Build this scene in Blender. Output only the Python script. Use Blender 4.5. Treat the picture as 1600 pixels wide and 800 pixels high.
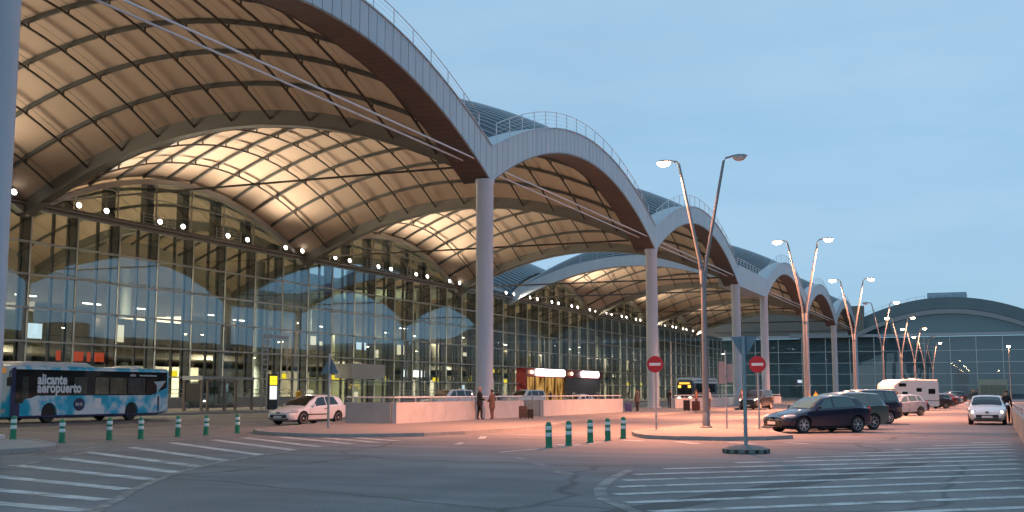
import bpy, bmesh, math, random
from mathutils import Vector, Matrix
random.seed(7)
PI = math.pi
rad = math.radians
scene = bpy.context.scene
for o in list(bpy.data.objects):
    bpy.data.objects.remove(o)
C = scene.collection

# ------------------------------------------------------------------ camera
cam_d = bpy.data.cameras.new('camera')
cam_d.sensor_width = 36.0
cam_d.lens = 36.0 * 1787.0 / 1600.0
cam_d.clip_end = 6000
cam = bpy.data.objects.new('camera', cam_d)
C.objects.link(cam)
cam.location = (0, 0, 1.6)
cam.rotation_euler = (rad(90 + 6.797), 0, rad(22.678))
scene.camera = cam

# ------------------------------------------------------------------ world, dusk sky
SUN_EL, SUN_AZ = 6.0, 200.0
world = bpy.data.worlds.new('World')
scene.world = world
world.use_nodes = True
wn, wl = world.node_tree.nodes, world.node_tree.links
wn.clear()
sky = wn.new('ShaderNodeTexSky')
sky.sky_type = 'NISHITA'
sky.sun_disc = False
sky.sun_elevation = rad(SUN_EL)
sky.sun_rotation = rad(SUN_AZ)
sky.altitude = 0
sky.air_density = 1.0
sky.dust_density = 0.6
sky.ozone_density = 4.0
tc = wn.new('ShaderNodeTexCoord')
mp = wn.new('ShaderNodeMapping'); mp.inputs['Scale'].default_value = (1.0, 1.0, 3.2)
nz = wn.new('ShaderNodeTexNoise'); nz.inputs['Scale'].default_value = 2.2; nz.inputs['Detail'].default_value = 5; nz.inputs['Roughness'].default_value = 0.55
wl.new(tc.outputs['Generated'], mp.inputs['Vector']); wl.new(mp.outputs['Vector'], nz.inputs['Vector'])
cr = wn.new('ShaderNodeMapRange'); cr.inputs['From Min'].default_value = 0.38; cr.inputs['From Max'].default_value = 0.72
cr.inputs['To Min'].default_value = 0.80; cr.inputs['To Max'].default_value = 0.94
wl.new(nz.outputs['Fac'], cr.inputs['Value'])
veil = wn.new('ShaderNodeMixRGB')            # a thin, even veil of high cloud over the clear sky
nz2 = wn.new('ShaderNodeTexNoise'); nz2.inputs['Scale'].default_value = 3.4; nz2.inputs['Detail'].default_value = 7; nz2.inputs['Roughness'].default_value = 0.6
mp2 = wn.new('ShaderNodeMapping'); mp2.inputs['Scale'].default_value = (0.8, 0.8, 4.5); mp2.inputs['Rotation'].default_value = (0.1, 0.06, 0.4)
wl.new(tc.outputs['Generated'], mp2.inputs['Vector']); wl.new(mp2.outputs['Vector'], nz2.inputs['Vector'])
vc = wn.new('ShaderNodeValToRGB')
vc.color_ramp.elements[0].position = 0.30; vc.color_ramp.elements[0].color = (2.28, 3.80, 5.25, 1)
vc.color_ramp.elements[1].position = 0.72; vc.color_ramp.elements[1].color = (2.82, 4.18, 5.50, 1)
wl.new(nz2.outputs['Fac'], vc.inputs['Fac']); wl.new(vc.outputs['Color'], veil.inputs['Color2'])
wl.new(cr.outputs['Result'], veil.inputs['Fac']); wl.new(sky.outputs['Color'], veil.inputs['Color1'])
bg = wn.new('ShaderNodeBackground'); bg.inputs['Strength'].default_value = 0.13
wo = wn.new('ShaderNodeOutputWorld')
wl.new(veil.outputs['Color'], bg.inputs['Color']); wl.new(bg.outputs['Background'], wo.inputs['Surface'])

sun_d = bpy.data.lights.new('sun', 'SUN')
sun_d.energy = 0.10; sun_d.angle = rad(40); sun_d.color = (1.0, 0.86, 0.8)
sun = bpy.data.objects.new('sun', sun_d)
C.objects.link(sun)
az = rad(SUN_AZ)
sdir = Vector((math.sin(az) * math.cos(rad(25)), math.cos(az) * math.cos(rad(25)), math.sin(rad(25))))
sun.rotation_euler = sdir.to_track_quat('Z', 'Y').to_euler()

vs = scene.view_settings
vs.view_transform = 'Standard'; vs.look = 'None'; vs.exposure = 0.30; vs.gamma = 1.0
vs.use_curve_mapping = False
scene.render.engine = 'CYCLES'
scene.cycles.max_bounces = 6
scene.cycles.diffuse_bounces = 3
scene.cycles.glossy_bounces = 3
scene.cycles.transparent_max_bounces = 9
scene.cycles.sample_clamp_indirect = 3.0
scene.cycles.caustics_reflective = False
scene.cycles.caustics_refractive = False

# ------------------------------------------------------------------ materials
MATS = {}
def mat(name, col, rough=0.6, metal=0.0, var=0.12, scale=3.0, bump=0.0, bscale=None, spec=0.5, emit=None, estr=0.0, coat=0.0, coord='Object', stretch=None):
    if name in MATS:
        return MATS[name]
    m = bpy.data.materials.new(name); m.use_nodes = True
    n, l = m.node_tree.nodes, m.node_tree.links
    b = n['Principled BSDF']
    b.inputs['Roughness'].default_value = rough
    b.inputs['Metallic'].default_value = metal
    b.inputs['Specular IOR Level'].default_value = spec
    if coat: b.inputs['Coat Weight'].default_value = coat; b.inputs['Coat Roughness'].default_value = 0.06
    c = (*col, 1)
    if var > 0 or bump > 0:
        t = n.new('ShaderNodeTexCoord'); mpn = n.new('ShaderNodeMapping')
        if stretch: mpn.inputs['Scale'].default_value = stretch
        l.new(t.outputs[coord], mpn.inputs['Vector'])
        nt = n.new('ShaderNodeTexNoise'); nt.inputs['Scale'].default_value = scale; nt.inputs['Detail'].default_value = 6
        nt.inputs['Roughness'].default_value = 0.62
        l.new(mpn.outputs['Vector'], nt.inputs['Vector'])
        mx = n.new('ShaderNodeMixRGB')
        mx.inputs['Color1'].default_value = (*[max(0, x * (1 - var * 1.6)) for x in col], 1)
        mx.inputs['Color2'].default_value = (*[min(1, x * (1 + var * 1.6)) for x in col], 1)
        l.new(nt.outputs['Fac'], mx.inputs['Fac']); l.new(mx.outputs['Color'], b.inputs['Base Color'])
        if bump > 0:
            nb = n.new('ShaderNodeTexNoise'); nb.inputs['Scale'].default_value = bscale or scale * 8; nb.inputs['Detail'].default_value = 4
            l.new(mpn.outputs['Vector'], nb.inputs['Vector'])
            bp = n.new('ShaderNodeBump'); bp.inputs['Strength'].default_value = bump; bp.inputs['Distance'].default_value = 0.02
            l.new(nb.outputs['Fac'], bp.inputs['Height']); l.new(bp.outputs['Normal'], b.inputs['Normal'])
    else:
        b.inputs['Base Color'].default_value = c
    if emit:
        b.inputs['Emission Color'].default_value = (*emit, 1); b.inputs['Emission Strength'].default_value = estr
    MATS[name] = m
    return m

def asphalt_mat():
    m = bpy.data.materials.new('asphalt'); m.use_nodes = True
    n, l = m.node_tree.nodes, m.node_tree.links
    b = n['Principled BSDF']; b.inputs['Roughness'].default_value = 0.72; b.inputs['Specular IOR Level'].default_value = 0.35
    t = n.new('ShaderNodeTexCoord')
    def noise(sc, det=5, stretch=None):
        q = n.new('ShaderNodeTexNoise'); q.inputs['Scale'].default_value = sc; q.inputs['Detail'].default_value = det
        if stretch:
            mm = n.new('ShaderNodeMapping'); mm.inputs['Scale'].default_value = stretch
            l.new(t.outputs['Object'], mm.inputs['Vector']); l.new(mm.outputs['Vector'], q.inputs['Vector'])
        else:
            l.new(t.outputs['Object'], q.inputs['Vector'])
        return q
    big, mid, fine = noise(0.09), noise(0.55, 6), noise(22, 3)
    streak = noise(0.5, 4, (0.25, 1.6, 1))
    r1 = n.new('ShaderNodeValToRGB')
    r1.color_ramp.elements[0].position = 0.32; r1.color_ramp.elements[0].color = (0.152, 0.150, 0.154, 1)
    r1.color_ramp.elements[1].position = 0.68; r1.color_ramp.elements[1].color = (0.212, 0.209, 0.212, 1)
    l.new(big.outputs['Fac'], r1.inputs['Fac'])
    def mul(a, src, lo, hi):
        mr = n.new('ShaderNodeMapRange'); mr.inputs['From Min'].default_value = 0.3; mr.inputs['From Max'].default_value = 0.7
        mr.inputs['To Min'].default_value = lo; mr.inputs['To Max'].default_value = hi
        l.new(src.outputs['Fac'], mr.inputs['Value'])
        x = n.new('ShaderNodeMixRGB'); x.blend_type = 'MULTIPLY'; x.inputs['Fac'].default_value = 1
        l.new(a, x.inputs['Color1']); l.new(mr.outputs['Result'], x.inputs['Color2'])
        return x.outputs['Color']
    c = mul(r1.outputs['Color'], mid, 0.80, 1.18)
    c = mul(c, streak, 0.80, 1.16)
    c = mul(c, fine, 0.75, 1.25)
    # dark sealed cracks and oil drips
    v = n.new('ShaderNodeTexVoronoi'); v.feature = 'DISTANCE_TO_EDGE'; v.inputs['Scale'].default_value = 0.10
    wob = n.new('ShaderNodeMixRGB'); wob.blend_type = 'ADD'; wob.inputs['Fac'].default_value = 1.3
    l.new(t.outputs['Object'], wob.inputs['Color1']); l.new(mid.outputs['Color'], wob.inputs['Color2']); l.new(wob.outputs['Color'], v.inputs['Vector'])
    ck = n.new('ShaderNodeMapRange'); ck.inputs['From Min'].default_value = 0.0; ck.inputs['From Max'].default_value = 0.009
    ck.inputs['To Min'].default_value = 0.5; ck.inputs['To Max'].default_value = 1.0
    l.new(v.outputs['Distance'], ck.inputs['Value'])
    x = n.new('ShaderNodeMixRGB'); x.blend_type = 'MULTIPLY'; x.inputs['Fac'].default_value = 1
    l.new(c, x.inputs['Color1']); l.new(ck.outputs['Result'], x.inputs['Color2'])
    l.new(x.outputs['Color'], b.inputs['Base Color'])
    bp = n.new('ShaderNodeBump'); bp.inputs['Strength'].default_value = 0.35; bp.inputs['Distance'].default_value = 0.01
    l.new(fine.outputs['Fac'], bp.inputs['Height']); l.new(bp.outputs['Normal'], b.inputs['Normal'])
    rr = n.new('ShaderNodeMapRange'); rr.inputs['To Min'].default_value = 0.55; rr.inputs['To Max'].default_value = 0.85
    l.new(mid.outputs['Fac'], rr.inputs['Value']); l.new(rr.outputs['Result'], b.inputs['Roughness'])
    MATS['asphalt'] = m
    return m

def paint_mat(name='road_paint', lo=0.34, hi=0.56):
    m = bpy.data.materials.new(name); m.use_nodes = True
    n, l = m.node_tree.nodes, m.node_tree.links
    b = n['Principled BSDF']; b.inputs['Roughness'].default_value = 0.6
    t = n.new('ShaderNodeTexCoord')
    q = n.new('ShaderNodeTexNoise'); q.inputs['Scale'].default_value = 1.6; q.inputs['Detail'].default_value = 8; q.inputs['Roughness'].default_value = 0.75
    l.new(t.outputs['Object'], q.inputs['Vector'])
    r = n.new('ShaderNodeValToRGB')
    r.color_ramp.elements[0].position = lo; r.color_ramp.elements[0].color = (0.13, 0.13, 0.125, 1)
    r.color_ramp.elements[1].position = hi; r.color_ramp.elements[1].color = (0.60, 0.60, 0.59, 1)
    l.new(q.outputs['Fac'], r.inputs['Fac']); l.new(r.outputs['Color'], b.inputs['Base Color'])
    MATS[name] = m
    return m

def glass_mat(name, tint, refl_lo, refl_hi, rough=0.0):
    m = bpy.data.materials.new(name); m.use_nodes = True
    n, l = m.node_tree.nodes, m.node_tree.links
    n.remove(n['Principled BSDF'])
    out = n['Material Output']
    tr = n.new('ShaderNodeBsdfTransparent'); tr.inputs['Color'].default_value = (*tint, 1)
    gl = n.new('ShaderNodeBsdfGlossy'); gl.inputs['Roughness'].default_value = rough; gl.inputs['Color'].default_value = (0.66, 0.88, 1, 1)
    lw = n.new('ShaderNodeLayerWeight'); lw.inputs['Blend'].default_value = 0.35
    mr = n.new('ShaderNodeMapRange'); mr.inputs['To Min'].default_value = refl_lo; mr.inputs['To Max'].default_value = refl_hi
    l.new(lw.outputs['Facing'], mr.inputs['Value'])
    mx = n.new('ShaderNodeMixShader')
    l.new(mr.outputs['Result'], mx.inputs['Fac']); l.new(tr.outputs[0], mx.inputs[1]); l.new(gl.outputs[0], mx.inputs[2])
    l.new(mx.outputs[0], out.inputs['Surface'])
    MATS[name] = m
    return m

def emit_mat(name, col, s):
    m = bpy.data.materials.new(name); m.use_nodes = True
    n, l = m.node_tree.nodes, m.node_tree.links
    n.remove(n['Principled BSDF'])
    e = n.new('ShaderNodeEmission'); e.inputs['Color'].default_value = (*col, 1); e.inputs['Strength'].default_value = s
    l.new(e.outputs[0], n['Material Output'].inputs['Surface'])
    MATS[name] = m
    return m

asphalt = asphalt_mat(); paint = paint_mat(); worn = paint_mat('road_paint_worn', 0.44, 0.78)
concrete = mat('concrete', (0.34, 0.33, 0.31), 0.85, var=0.18, scale=1.2, bump=0.3)
paving = mat('paving', (0.235, 0.22, 0.21), 0.85, var=0.16, scale=0.8, bump=0.3)
kerbstone = mat('kerb_stone', (0.30, 0.30, 0.29), 0.85, var=0.2, scale=2.0, bump=0.3)
whitewall = mat('parapet_paint', (0.47, 0.47, 0.47), 0.85, var=0.16, scale=1.4, bump=0.2)
metalclad = mat('cladding_metal', (0.42, 0.465, 0.50), 0.42, 0.25, var=0.13, scale=1.2, stretch=(1, 1, 0.12))
colpaint = mat('column_paint', (0.52, 0.56, 0.62), 0.45, 0.0, var=0.05, scale=0.6)
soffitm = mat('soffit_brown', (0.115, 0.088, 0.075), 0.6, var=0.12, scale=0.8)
steelm = mat('steel_grey', (0.20, 0.195, 0.172), 0.55, 0.2, var=0.08, scale=1.0)
ribm = mat('rib_steel', (0.075, 0.065, 0.055), 0.55, 0.2, var=0.08)
tubem = mat('tube_steel', (0.12, 0.125, 0.12), 0.5, 0.3, var=0.08)
whitem = mat('white_metal', (0.68, 0.70, 0.72), 0.4, 0.1, var=0.05)
roofm = mat('roof_sheet_metal', (0.06, 0.085, 0.098), 0.6, 0.1, var=0.10, scale=0.4)
seamm = mat('roof_seam_metal', (0.38, 0.44, 0.48), 0.5, 0.1, var=0.06)
galv = mat('galvanised', (0.42, 0.43, 0.44), 0.45, 0.6, var=0.10)
darkm = mat('dark_frame', (0.055, 0.052, 0.05), 0.5, 0.2, var=0.1)
mullm = mat('mullion_metal', (0.56, 0.56, 0.54), 0.45, 0.4, var=0.06)
ceilm = mat('ceiling_panel', (0.55, 0.425, 0.32), 0.75, var=0.07, scale=0.35, bump=0.12, bscale=1.6)
blackm = mat('black_rubber', (0.018, 0.018, 0.019), 0.7, var=0.1)
facglass = glass_mat('facade_glass', (0.60, 0.66, 0.62), 0.13, 0.33)
upglass = glass_mat('upper_glass', (0.42, 0.46, 0.42), 0.16, 0.42)
farglass = glass_mat('far_glass', (0.55, 0.66, 0.68), 0.10, 0.34)
jointm = mat('joint_dark', (0.10, 0.11, 0.12), 0.7)
interm = mat('interior_plaster', (0.36, 0.325, 0.27), 0.9, var=0.1, scale=0.3)
interd = mat('interior_dark', (0.12, 0.11, 0.10), 0.8, var=0.1)
interfl = mat('interior_floor', (0.22, 0.20, 0.17), 0.35, var=0.1)

# ------------------------------------------------------------------ mesh helpers
def gloc(o):
    v = Vector((0, 0, 0))
    while o is not None:
        v += o.location; o = o.parent
    return v

class MB:
    def __init__(s):
        s.v = []; s.f = []; s.m = []
    def add(s, vs, fs, mi=0):
        k = len(s.v)
        s.v += [tuple(p) for p in vs]
        s.f += [tuple(k + i for i in f) for f in fs]
        s.m += [mi] * len(fs)
    def box(s, c, d, rz=0.0, mi=0, mtx=None):
        hx, hy, hz = d[0] / 2, d[1] / 2, d[2] / 2
        vs = []
        for x in (-hx, hx):
            for y in (-hy, hy):
                for z in (-hz, hz):
                    p = Vector((x, y, z))
                    if mtx is not None: p = mtx @ p
                    elif rz: p = Vector((x * math.cos(rz) - y * math.sin(rz), x * math.sin(rz) + y * math.cos(rz), z))
                    vs.append((c[0] + p.x, c[1] + p.y, c[2] + p.z))
        s.add(vs, [(0, 1, 3, 2), (4, 6, 7, 5), (0, 4, 5, 1), (2, 3, 7, 6), (0, 2, 6, 4), (1, 5, 7, 3)], mi)
        return s
    def b2(s, x0, x1, y0, y1, z0, z1, mi=0):
        return s.box(((x0 + x1) / 2, (y0 + y1) / 2, (z0 + z1) / 2), (abs(x1 - x0), abs(y1 - y0), abs(z1 - z0)), mi=mi)
    def tube(s, pts, r, n=8, mi=0, cap=True):
        pts = [Vector(p) for p in pts]
        rs = r if isinstance(r, (list, tuple)) else [r] * len(pts)
        rings = []
        for i, p in enumerate(pts):
            a = pts[max(0, i - 1)]; b = pts[min(len(pts) - 1, i + 1)]
            t = (b - a).normalized()
            ref = Vector((0, 0, 1)) if abs(t.z) < 0.95 else Vector((1, 0, 0))
            u = t.cross(ref).normalized(); w = u.cross(t)
            rings.append([p + (u * math.cos(2 * PI * k / n) + w * math.sin(2 * PI * k / n)) * rs[i] for k in range(n)])
        s.loft(rings, mi, cap)
        return s
    def loft(s, rings, mi=0, cap=True, closed=True):
        n = len(rings[0]); vs = [p for r in rings for p in r]; fs = []
        for i in range(len(rings) - 1):
            for k in range(n if closed else n - 1):
                fs.append((i * n + k, i * n + (k + 1) % n, (i + 1) * n + (k + 1) % n, (i + 1) * n + k))
        if cap:
            fs.append(tuple(reversed(range(n)))); fs.append(tuple((len(rings) - 1) * n + k for k in range(n)))
        s.add(vs, fs, mi)
        return s
    def lathe(s, prof, c=(0, 0, 0), n=20, mi=0, axis='z'):
        rings = []
        for r, z in prof:
            ring = []
            for k in range(n):
                a = 2 * PI * k / n
                x, y = r * math.cos(a), r * math.sin(a)
                if axis == 'z': ring.append((c[0] + x, c[1] + y, c[2] + z))
                elif axis == 'y': ring.append((c[0] + x, c[1] + z, c[2] - y))
                else: ring.append((c[0] + z, c[1] + x, c[2] + y))
            rings.append(ring)
        return s.loft(rings, mi)
    def prism(s, poly, z0, z1, mi=0):
        n = len(poly)
        a = sum(poly[i][0] * poly[(i + 1) % n][1] - poly[(i + 1) % n][0] * poly[i][1] for i in range(n))
        if a < 0: poly = poly[::-1]
        s.add([(x, y, z0) for x, y in poly] + [(x, y, z1) for x, y in poly],
              [tuple(reversed(range(n))), tuple(range(n, 2 * n))] + [(i, (i + 1) % n, n + (i + 1) % n, n + i) for i in range(n)], mi)
        return s
    def grid(s, fn, nu, nv, mi=0):
        vs = [fn(i / nu, j / nv) for i in range(nu + 1) for j in range(nv + 1)]
        w = nv + 1
        s.add(vs, [(i * w + j, (i + 1) * w + j, (i + 1) * w + j + 1, i * w + j + 1) for i in range(nu) for j in range(nv)], mi)
        return s
    def mesh(s, name, mats, off=Vector((0, 0, 0)), smooth=False, angle=None):
        me = bpy.data.meshes.new(name)
        me.from_pydata([(x - off[0], y - off[1], z - off[2]) for x, y, z in s.v], [], s.f)
        for m in (mats if isinstance(mats, (list, tuple)) else [mats]): me.materials.append(m)
        if any(s.m): me.polygons.foreach_set('material_index', s.m)
        if smooth:
            me.polygons.foreach_set('use_smooth', [True] * len(s.f))
            me.set_sharp_from_angle(angle=rad(angle or 35))
        me.update()
        return me
    def build(s, name, mats, parent=None, smooth=False, angle=None, loc=None):
        off = gloc(parent) if parent else Vector(loc or (0, 0, 0))
        o = bpy.data.objects.new(name, s.mesh(name, mats, off, smooth, angle))
        C.objects.link(o)
        if parent: o.parent = parent
        elif loc: o.location = loc
        return o

def inst(me, name, parent, loc=(0, 0, 0), rot=(0, 0, 0)):
    o = bpy.data.objects.new(name, me); C.objects.link(o); o.parent = parent
    o.location = loc; o.rotation_euler = rot
    return o
def tag(o, label=None, cat=None, group=None, kind=None):
    if label: o['label'] = label
    if cat: o['category'] = cat
    if group: o['group'] = group
    if kind: o['kind'] = kind
    return o
def thing(name, label, cat, loc=(0, 0, 0), rz=0, group=None):
    o = bpy.data.objects.new(name, None); C.objects.link(o); o.empty_display_size = 0.3
    o.location = loc; o.rotation_euler = (0, 0, rz)
    return tag(o, label, cat, group)
def copy_tree(o, parent=None):
    c = o.copy(); C.objects.link(c)
    if parent: c.parent = parent
    for ch in o.children: copy_tree(ch, c)
    return c
def text_mesh(txt, size, depth=0.004, bold=0.0, sx=1.0):
    cu = bpy.data.curves.new('lettering', 'FONT'); cu.body = txt; cu.size = size; cu.extrude = depth; cu.offset = bold
    cu.align_x = 'LEFT'; cu.resolution_u = 3
    ob = bpy.data.objects.new('lettering', cu); C.objects.link(ob)
    bpy.context.view_layer.update()
    me = bpy.data.meshes.new_from_object(ob.evaluated_get(bpy.context.evaluated_depsgraph_get()))
    bpy.data.objects.remove(ob); bpy.data.curves.remove(cu)
    if sx != 1.0:
        for v in me.vertices: v.co.x *= sx
    return me
def light(name, kind, loc, energy, col, direction=None, size=0.3, spot=140, blend=1.0, parent=None):
    d = bpy.data.lights.new(name, kind); d.energy = energy; d.color = col
    if kind == 'AREA': d.size = size
    else: d.shadow_soft_size = size
    if kind == 'SPOT': d.spot_size = rad(spot); d.spot_blend = blend
    o = bpy.data.objects.new(name, d); C.objects.link(o)
    o.location = Vector(loc) - (gloc(parent) if parent else Vector((0, 0, 0)))
    if parent: o.parent = parent
    if direction: o.rotation_euler = (-Vector(direction)).to_track_quat('Z', 'Y').to_euler()
    return o
UP, HALL, SODIUM, DOWN = 4400.0, 12000.0, 28000.0, 3200.0

# ------------------------------------------------------------------ ground, roads, pavements
gm = MB()
xs = [-1600, -700, -300, -120, -60, -30, 0, 30, 120, 300, 700, 1600]
ys = [-600, -200, -60, 0, 30, 60, 100, 160, 300, 700, 1500, 3500]
k = len(ys)
gm.add([(x, y, 0) for x in xs for y in ys], [(i * k + j, (i + 1) * k + j, (i + 1) * k + j + 1, i * k + j + 1) for i in range(len(xs) - 1) for j in range(len(ys) - 1)])
ground = tag(gm.build('ground', asphalt), kind='structure')

def slab(name, poly, h=0.13, kerb_w=0.22, top=paving, kerb_len=1.0, seed=1):
    """a raised pavement: top surface inside a ring of single kerb stones"""
    rnd = random.Random(seed)
    a = sum(poly[i][0] * poly[(i + 1) % len(poly)][1] - poly[(i + 1) % len(poly)][0] * poly[i][1] for i in range(len(poly)))
    if a < 0: poly = poly[::-1]
    o = MB().prism(poly, 0.001, h - 0.006).build(name, top)
    tag(o, kind='structure')
    n = len(poly); cnt = 0
    joined = MB()
    for i in range(n):
        p, q = Vector((*poly[i], 0)), Vector((*poly[(i + 1) % n], 0))
        L = (q - p).length
        if L < 0.3: continue
        t = (q - p) / L; nn = Vector((t.y, -t.x, 0))
        m = max(1, int(round(L / kerb_len)))
        for j in range(m):
            c = p + t * (L * (j + 0.5) / m) - nn * (kerb_w / 2 - 0.02)
            w = MB(); hh = h + rnd.uniform(-0.006, 0.006)
            w.box((c.x, c.y, hh / 2 + 0.001), (L / m - 0.012, kerb_w, hh), rz=math.atan2(t.y, t.x))
            if c.y < 75 and c.x > -32 and cnt < 120:
                w.build('kerb_stone', kerbstone, o); cnt += 1
            else:
                joined.v, joined.f, joined.m = joined.v, joined.f, joined.m
                joined.add(w.v, w.f)
    if joined.v:
        tag(joined.build('kerb_run', kerbstone, o), kind='stuff')
    return o

def arc(cx, cy, r, a0, a1, n=8):
    return [(cx + r * math.cos(rad(a0 + (a1 - a0) * i / n)), cy + r * math.sin(rad(a0 + (a1 - a0) * i / n))) for i in range(n + 1)]

# pavement along the terminal, drop-off island with the parapets, lamp island, small islands
slab('terminal_pavement', [(-53.5, -40), (-53.5, 330), (-69.3, 330), (-69.3, -40)], h=0.15, kerb_len=2.0)
slab('dropoff_island', [(-27.6, 39.0), (-26.2, 37.3), (-24.6, 36.2), (-22.9, 35.6), (-21.7, 35.6), (-20.3, 36.4), (-19.3, 37.8), (-18.7, 40.0), (-18.5, 44.0), (-18.9, 50.0), (-20.6, 58.0), (-21.0, 66), (-21.6, 80), (-22.0, 104), (-32.4, 300), (-33.4, 300), (-32.6, 104), (-31.8, 54), (-29.6, 46)], h=0.13, seed=2)
slab('lamp_island', [(-12.9, 46), (-12.7, 42.2), (-12.1, 40.6), (-11.2, 38.9), (-9.8, 38.1), (-8.3, 38.2), (-7.1, 39.2), (-6.5, 40.8), (-7.6, 44.0), (-9.4, 50), (-9.6, 262), (-12.9, 262)], h=0.13, seed=3)
slab('kerb_island', [(-23.9, 21.0), (-23.9, 24.0), (-24.5, 25.2), (-25.5, 26.2), (-28.2, 28.2), (-30.5, 28.6), (-31.0, 21.0)], h=0.12, top=concrete, seed=4)

# painted markings: each stripe its own piece of the road
marks = tag(MB().b2(-11.6, -11.5, 12.0, 12.1, 0.001, 0.004).build('road_markings', paint), kind='structure')
def stripe(a, b, w, z=0.004, pm=None):
    p, q = Vector((*a, 0)), Vector((*b, 0)); t = (q - p).normalized(); nn = Vector((-t.y, t.x, 0)) * w / 2
    m = MB(); m.add([(*(p - nn).xy, z), (*(q - nn).xy, z), (*(q + nn).xy, z), (*(p + nn).xy, z)], [(0, 1, 2, 3)])
    return m.build('painted_stripe', pm or paint, marks)
def band(pts, w, z=0.004, name='painted_line', pm=None):
    P = [Vector((*p, 0)) for p in pts]; vs = []
    for i, p in enumerate(P):
        t = (P[min(i + 1, len(P) - 1)] - P[max(i - 1, 0)]).normalized(); nn = Vector((-t.y, t.x, 0)) * w / 2
        vs += [(*(p - nn).xy, z), (*(p + nn).xy, z)]
    m = MB(); m.add(vs, [(2 * i, 2 * i + 2, 2 * i + 3, 2 * i + 1) for i in range(len(P) - 1)])
    return m.build(name, pm or worn, marks)
LH = [((-16.2, 9.9), (-10.0, 9.2)), ((-14.9, 11.6), (-10.6, 10.9)), ((-16.6, 13.2), (-11.4, 12.4)), ((-18.3, 15.2), (-12.3, 13.7)), ((-20.2, 17.5), (-13.35, 15.35)), ((-20.0, 19.4), (-14.4, 17.25)), ((-21.1, 21.9), (-15.2, 18.95)),
      ((-22.6, 24.4), (-16.0, 20.65)), ((-23.4, 27.0), (-16.7, 22.6)), ((-24.4, 30.0), (-17.3, 24.9)), ((-24.5, 32.3), (-17.9, 27.3)), ((-24.6, 34.2), (-18.2, 29.2)),
      ((-23.9, 35.4), (-18.4, 31.3)), ((-22.0, 35.3), (-18.3, 32.6)), ((-20.9, 35.7), (-18.3, 33.9))]
for a, b in LH: stripe(a, b, 0.36)
band([(-9.4, 8.4), (-10.6, 11.2), (-11.35, 12.5), (-12.05, 13.6), (-13.1, 15.2), (-14.15, 17.0), (-15.15, 18.9), (-16.05, 20.9), (-16.7, 22.6), (-17.3, 24.9), (-17.95, 27.3), (-18.3, 29.3), (-18.4, 31.4)], 0.17, 0.0055)
band([(-22.2, 12.0), (-22.7, 21.5), (-23.6, 24.4), (-24.5, 27.2), (-25.6, 32.5), (-26.4, 37.6)], 0.14, 0.0055)
band([(-17.6, 12.0), (-19.5, 18.6), (-21.1, 21.9), (-22.6, 24.4), (-23.4, 27.0), (-24.4, 30.0), (-24.5, 32.2), (-24.8, 34.3)], 0.13, 0.007)
band([(-26.6, 20.5), (-26.7, 30), (-26.9, 38)], 0.13)
band([(-28.6, 28.8), (-28.6, 40), (-28.8, 46)], 0.13)
# right-hand hatched area, 45 degree stripes running to the parapet
ctrR = [(0.4, 9.5), (-2.2, 12.0), (-3.6, 13.8), (-4.5, 15.1), (-5.5, 16.7), (-6.05, 18.2), (-6.45, 19.8), (-6.75, 21.4), (-7.0, 23.0)]
band(ctrR, 0.20, 0.0055)
dx, dy = 0.731, 0.682
def left_x(off):
    # walk along a stripe from the right until the curved border is reached
    t = 0.0; P0 = Vector((0.45, 23.2 + off)); last = None
    while t < 16:
        x, y = P0.x - dx * t, P0.y - dy * t
        if y < 9.5: break
        bx = None
        for i in range(len(ctrR) - 1):
            (x0, y0), (x1, y1) = ctrR[i], ctrR[i + 1]
            if y0 <= y <= y1: bx = x0 + (x1 - x0) * (y - y0) / (y1 - y0)
        if bx is None: bx = -7.0 + (y - 23.0) * 0.36      # open upper edge tapers towards the car park lane
        if x < bx + 0.28: return t
        t += 0.05
    return t
for i in range(-8, 15):
    off = i * 1.755
    t = left_x(off)
    if t < 0.4: continue
    stripe((0.45 - dx * t, 23.2 + off - dy * t), (0.45, 23.2 + off), 0.30)
# dashes at the junction and the bay lines beside the lamp island
for a, b, w in [((-12.3, 28.6), (-11.9, 31.2), 0.18), ((-11.85, 32.0), (-11.75, 36.5), 0.16), ((-11.5, 37.3), (-10.8, 37.0), 0.32), ((-12.5, 33.4), (-11.9, 33.0), 0.3), ((-10.9, 26.4), (-10.3, 25.5), 0.22),
                ((-9.6, 24.4), (-9.1, 23.6), 0.25), ((-8.3, 22.3), (-7.7, 21.4), 0.3), ((-9.6, 37.0), (-8.6, 35.6), 0.34), ((-8.0, 37.2), (-6.9, 36.1), 0.30), ((-6.2, 37.6), (-5.4, 36.9), 0.26), ((-17.2, 38.5), (-16.4, 36.5), 0.25), ((-15.8, 33.6), (-15.2, 32.0), 0.2)]:
    stripe(a, b, w, pm=worn if b[1] < 26 else paint)
for j in range(16):
    y = 44.2 + j * 3.75
    stripe((-8.9, y + 1.0), (-4.9, y + 4.4), 0.12)
for j in range(14):
    stripe((-39.8, 30 + j * 8), (-39.8, 33.5 + j * 8), 0.13)
stripe((-35.2, -20), (-35.2, 320), 0.12); stripe((-50.6, -20), (-50.6, 320), 0.13); stripe((-45.0, -20), (-45.0, 320), 0.12)
stripe((-18.0, 90), (-18.0, 110), 0.16)

# repaired strips of darker asphalt
patchm = mat('asphalt_patch', (0.088, 0.088, 0.09), 0.8, var=0.2, scale=2.0, bump=0.3)
for poly in ([(-5.2, 14.0), (-4.6, 13.6), (-1.4, 27.8), (-1.9, 28.4)],):
    m = MB(); m.add([(x, y, 0.002) for x, y in poly], [(0, 1, 2, 3)]); m.build('asphalt_patch', patchm, ground)
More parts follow.
